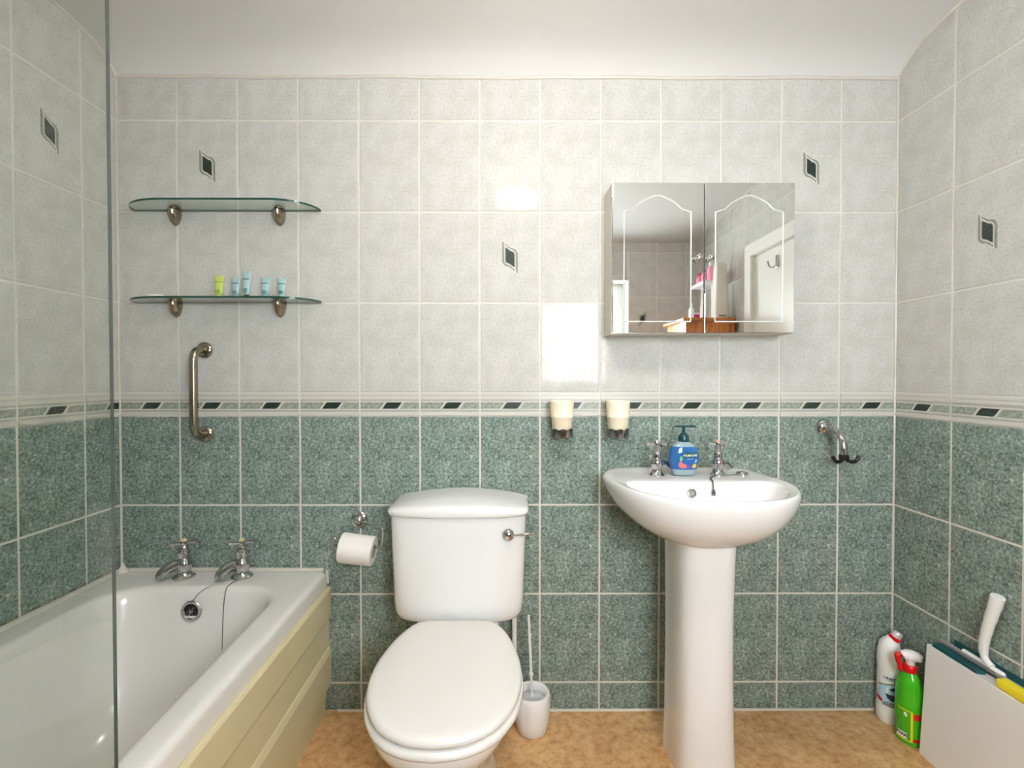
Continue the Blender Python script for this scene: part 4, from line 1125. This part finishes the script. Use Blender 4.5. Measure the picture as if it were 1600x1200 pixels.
def ewrap(bm, a0, z, lift):
    for v in bm.verts:
        a = a0 + v.co.x / r
        v.co = Vector((gx + (r * 0.86 + lift) * math.cos(a), gy + (r + lift) * math.sin(a), z + v.co.y))
    return bm
def epatch(poly, z, lift, cuts=3):
    bm = B(); bm.faces.new([bm.verts.new((x, y, 0)) for x, y in poly]); bmesh.ops.triangulate(bm, faces=bm.faces)
    bmesh.ops.subdivide_edges(bm, edges=bm.edges, cuts=cuts, use_grid_fill=True)
    return ewrap(bm, A1, z, lift)
lb = obj('label', epatch([(-0.034, -0.045), (0.05, -0.045), (0.05, 0.045), (-0.034, 0.045)], 0.06, 0.0004), 'green_label', gb, True)
obj('label_top_line', epatch([(-0.036, 0.044), (0.012, 0.044), (0.012, 0.047), (-0.036, 0.047)], 0.06, 0.0008), 'yellow_line', lb, True)
obj('label_upright_line', epatch([(0.006, -0.045), (0.012, -0.045), (0.012, 0.044), (0.006, 0.044)], 0.06, 0.0008), 'yellow_line', lb, True)
obj('label_foot_line', epatch([(-0.036, -0.047), (0.012, -0.047), (0.012, -0.044), (-0.036, -0.044)], 0.06, 0.0008), 'yellow_line', lb, True)
obj('label_red_patch', epatch([(0.013, 0.024), (0.034, 0.024), (0.034, 0.042), (0.013, 0.042)], 0.06, 0.0008), 'red', lb, True)
obj('label_red_foot', epatch([(0.013, -0.044), (0.034, -0.044), (0.034, -0.034), (0.013, -0.034)], 0.06, 0.0008), 'red', lb, True)
obj('label_bird', epatch([(-0.011, 0.030), (-0.006, 0.026), (-0.002, 0.030), (-0.004, 0.036), (-0.008, 0.040), (-0.012, 0.037)], 0.06, 0.0009), 'white_print', lb, True)
obj('label_white_box', epatch([(-0.032, -0.042), (-0.003, -0.042), (-0.003, -0.024), (-0.032, -0.024)], 0.06, 0.0008), 'white_print', lb, True)
obj('lettering', ewrap(text_bm('FOAM', 0.0105, 0.0005), A1 - 0.0175 / r, 0.06 - 0.032, 0.0012), 'black', lb)

# ------------------------------------------------------------------ white board leaning on the right wall, squeegee, pad, sponge
bd = thing('white_board', (2.54, -0.45, 0), 'white flat board box leaning against the right wall', 'board')
bm = B()
yb0, yb1 = -0.70, -0.186
T = 0.045; zt_ = 0.330
sec = [(2.519, 0.0), (2.519 + T, 0.0), (2.538 + T, zt_ - 0.002), (2.538, zt_)]
loft(bm, [[(x, yb0, z) for x, z in sec], [(x, yb1, z) for x, z in sec]])
bmesh.ops.bevel(bm, geom=bm.edges[:], offset=0.0015, segments=2, affect='EDGES')
obj('panel', bm, 'board', bd)
zt2 = zt_ + 0.0008
pad = B()
P = [(2.541, -0.202), (2.552, -0.196), (2.575, -0.200), (2.581, -0.220), (2.581, -0.315), (2.562, -0.338), (2.543, -0.332)]
loft(pad, [[(x, y, zt2) for x, y in P], [(x, y, zt2 + 0.007) for x, y in P]])
tag(obj('scouring_pad', pad, 'teal'), 'flat dark teal scouring pad lying on the white board', 'scouring pad')
sq = thing('squeegee', (2.573, -0.33, zt2 + 0.008), 'white handled window squeegee lying on top of the white board', 'squeegee')
bm = B()
loft(bm, [[(2.569, y, 0.3395), (2.578, y, 0.3395), (2.579, y, 0.349), (2.573, y, 0.352), (2.568, y, 0.347)] for y in (-0.195, -0.52)])
obj('blade_rail', bm, 'smoke_rail', sq)
bm = B(); box(bm, 2.579, 2.5825, -0.23, -0.50, 0.340, 0.366); obj('rubber_blade', bm, 'teal', sq)
bm = B(); tube(bm, [(2.573, -0.262, 0.3535), (2.573, -0.265, 0.3535), (2.573, -0.33, 0.3535), (2.573, -0.372, 0.3535), (2.573, -0.378, 0.3535)], [0.003, 0.0062, 0.0065, 0.0062, 0.003], 12)
obj('clamp', bm, 'white_plastic', sq, True)
bm = B(); tube(bm, smooth_path([(2.572, -0.345, 0.356), (2.571, -0.330, 0.366), (2.570, -0.324, 0.385), (2.568, -0.327, 0.412), (2.566, -0.335, 0.445), (2.565, -0.346, 0.485), (2.564, -0.358, 0.525), (2.563, -0.366, 0.553)], 4), [0.0088] * 8 + [0.0105] * 4 + [0.0115] * 4 + [0.0125] * 4 + [0.0138] * 4 + [0.015] * 4 + [0.0152], 16)
obj('handle', bm, 'white_plastic', sq, True)
bm = B(); box(bm, 2.5395, 2.5675, -0.52, -0.385, zt2, zt2 + 0.024, bevel=0.006)
tag(obj('yellow_sponge', bm, 'yellow'), 'yellow sponge on the white board below the squeegee', 'sponge')
bm = B(); box(bm, 2.5795, 2.5845, -0.52, -0.428, 0.3665, 0.374, bevel=0.002)
bmesh.ops.translate(bm, verts=bm.verts, vec=(0, 0, 0))
tag(obj('yellow_cloth', bm, 'yellow'), 'folded yellow cloth between the squeegee and the right wall', 'cloth')

# ------------------------------------------------------------------ pine cabinet in the corner behind the camera (seen in the mirror)
kx0, kx1, ky0, ky1, kz = 2.286, 2.560, -1.640, -1.325, 1.455
pc = thing('pine_cabinet', (2.43, -1.48, 0), 'tall orange pine cabinet with arched front, reflected in the mirror', 'cabinet')
bm = B()
box(bm, kx0, kx1, ky1 - 0.02, ky1, 0, kz - 0.018); box(bm, kx0, kx1, ky0, ky0 + 0.02, 0, kz - 0.018)
box(bm, kx1 - 0.01, kx1, ky0 + 0.02, ky1 - 0.02, 0, kz - 0.018)
obj('carcass', bm, 'wood', pc)
for z in (0.05, 0.35, 0.65, 0.95, 1.2):
    bm = B(); box(bm, kx0 + 0.012, kx1 - 0.01, ky0 + 0.02, ky1 - 0.02, z, z + 0.018)
    obj('shelf_board', bm, 'wood', pc)
bm = B()          # arched frieze on the open front
ya, yb_ = ky0 + 0.02, ky1 - 0.02; mid = (ya + yb_) / 2; hw = (yb_ - ya) / 2 - 0.03
arch = [(ya, 1.30), (mid - hw, 1.30)] + [(mid - hw * math.cos(PI * k / 12), 1.30 + 0.085 * math.sin(PI * k / 12)) for k in range(1, 12)] + [(mid + hw, 1.30), (yb_, 1.30), (yb_, kz - 0.018), (ya, kz - 0.018)]
loft(bm, [[(kx0, y, z) for y, z in arch], [(kx0 + 0.012, y, z) for y, z in arch]])
obj('arched_frieze', bm, 'wood', pc)
bm = B(); box(bm, kx0 - 0.022, kx1 + 0.0, ky0 - 0.02, ky1 + 0.02, kz - 0.018, kz, bevel=0.004); obj('cornice', bm, 'wood', pc)
# things on top of it
tx, ty = 2.497, -1.375
tw = thing('tower_unit', (tx, ty, kz), 'tall tapering off-white tower on the pine cabinet, reflected in the mirror', 'tower')
bm = B(); loft(bm, [rrect(tx - w, tx + w, ty - w, ty + w, 0.008, z) for w, z in ((0.037, kz + 0.0003), (0.036, kz + 0.03), (0.028, kz + 0.30), (0.025, kz + 0.318), (0.015, kz + 0.323))]); obj('body', bm, 'cabinet_body', tw, True, 50)
bm = B(); box(bm, tx - 0.02, tx + 0.02, ty + 0.034, ty + 0.0375, kz + 0.01, kz + 0.02); obj('base_grille', bm, 'motif_grey', tw)
rk = thing('bottle_rack', (2.47, -1.53, kz), 'small white two-tier rack on the pine cabinet, reflected in the mirror', 'rack')
for y in (-1.625, -1.475):
    bm = B(); box(bm, 2.49, 2.50, y, y + 0.012, kz + 0.0121, kz + 0.2149)
    obj('upright', bm, 'white_plastic', rk)
bm = B(); box(bm, 2.43, 2.55, -1.635, -1.445, kz + 0.215, kz + 0.235, bevel=0.003); obj('rack_shelf', bm, 'white_plastic', rk)
bm = B(); box(bm, 2.42, 2.55, -1.635, -1.445, kz + 0.0003, kz + 0.012, bevel=0.003); obj('rack_base', bm, 'white_plastic', rk)
bm = B(); box(bm, 2.477, 2.4895, -1.565, -1.535, kz + 0.0121, kz + 0.2149)
obj('front_post', bm, 'white_plastic', rk)
def small_bottle(x, y, z, r, h, m, capm, label, grp='toiletry bottles on the white rack'):
    t = thing('toiletry_bottle', (x, y, z), label, 'bottle', grp)
    bm = B(); lathe(bm, [(r * 0.9, 0.0), (r, 0.004), (r, h * 0.62), (r * 0.8, h * 0.72), (r * 0.4, h * 0.78), (r * 0.4, h * 0.8)], (x, y, z + 0.0003), n=16); obj('body', bm, m, t, True)
    bm = B(); lathe(bm, [(r * 0.45, 0.0), (r * 0.5, h * 0.04), (r * 0.48, h * 0.2)], (x, y, z + h * 0.79), n=12); obj('cap', bm, capm, t, True)
zr = kz + 0.235
small_bottle(2.47, -1.600, zr, 0.018, 0.075, 'pink', 'magenta', 'pink bottle at the far end of the white rack shelf, in the mirror')
small_bottle(2.48, -1.550, zr, 0.018, 0.085, 'pink', 'magenta', 'pink bottle in the middle of the white rack shelf, in the mirror')
small_bottle(2.49, -1.485, zr, 0.020, 0.115, 'pink', 'white_plastic', 'taller pink bottle with white cap on the rack shelf, in the mirror')
small_bottle(2.405, -1.56, kz, 0.016, 0.12, 'white_plastic', 'white_plastic', 'slim white bottle standing left of the white rack, in the mirror', 'things on the pine cabinet')
small_bottle(2.455, -1.50, kz + 0.012, 0.018, 0.12, 'white_plastic', 'white_plastic', 'white bottle on the base of the rack, in the mirror', 'things on the pine cabinet')
bt = thing('magenta_tub', (2.445, -1.60, kz + 0.012), 'magenta pot under the rack shelf, in the mirror', 'pot')
bm = B(); lathe(bm, [(0.018, 0.0), (0.024, 0.004), (0.027, 0.04)], (2.445, -1.60, kz + 0.0123), n=20); obj('body', bm, 'magenta', bt, True)
bm = B(); lathe(bm, [(0.028, 0.04), (0.0285, 0.05), (0.02, 0.054)], (2.445, -1.60, kz + 0.0123), n=20); obj('lid', bm, 'white_plastic', bt, True)
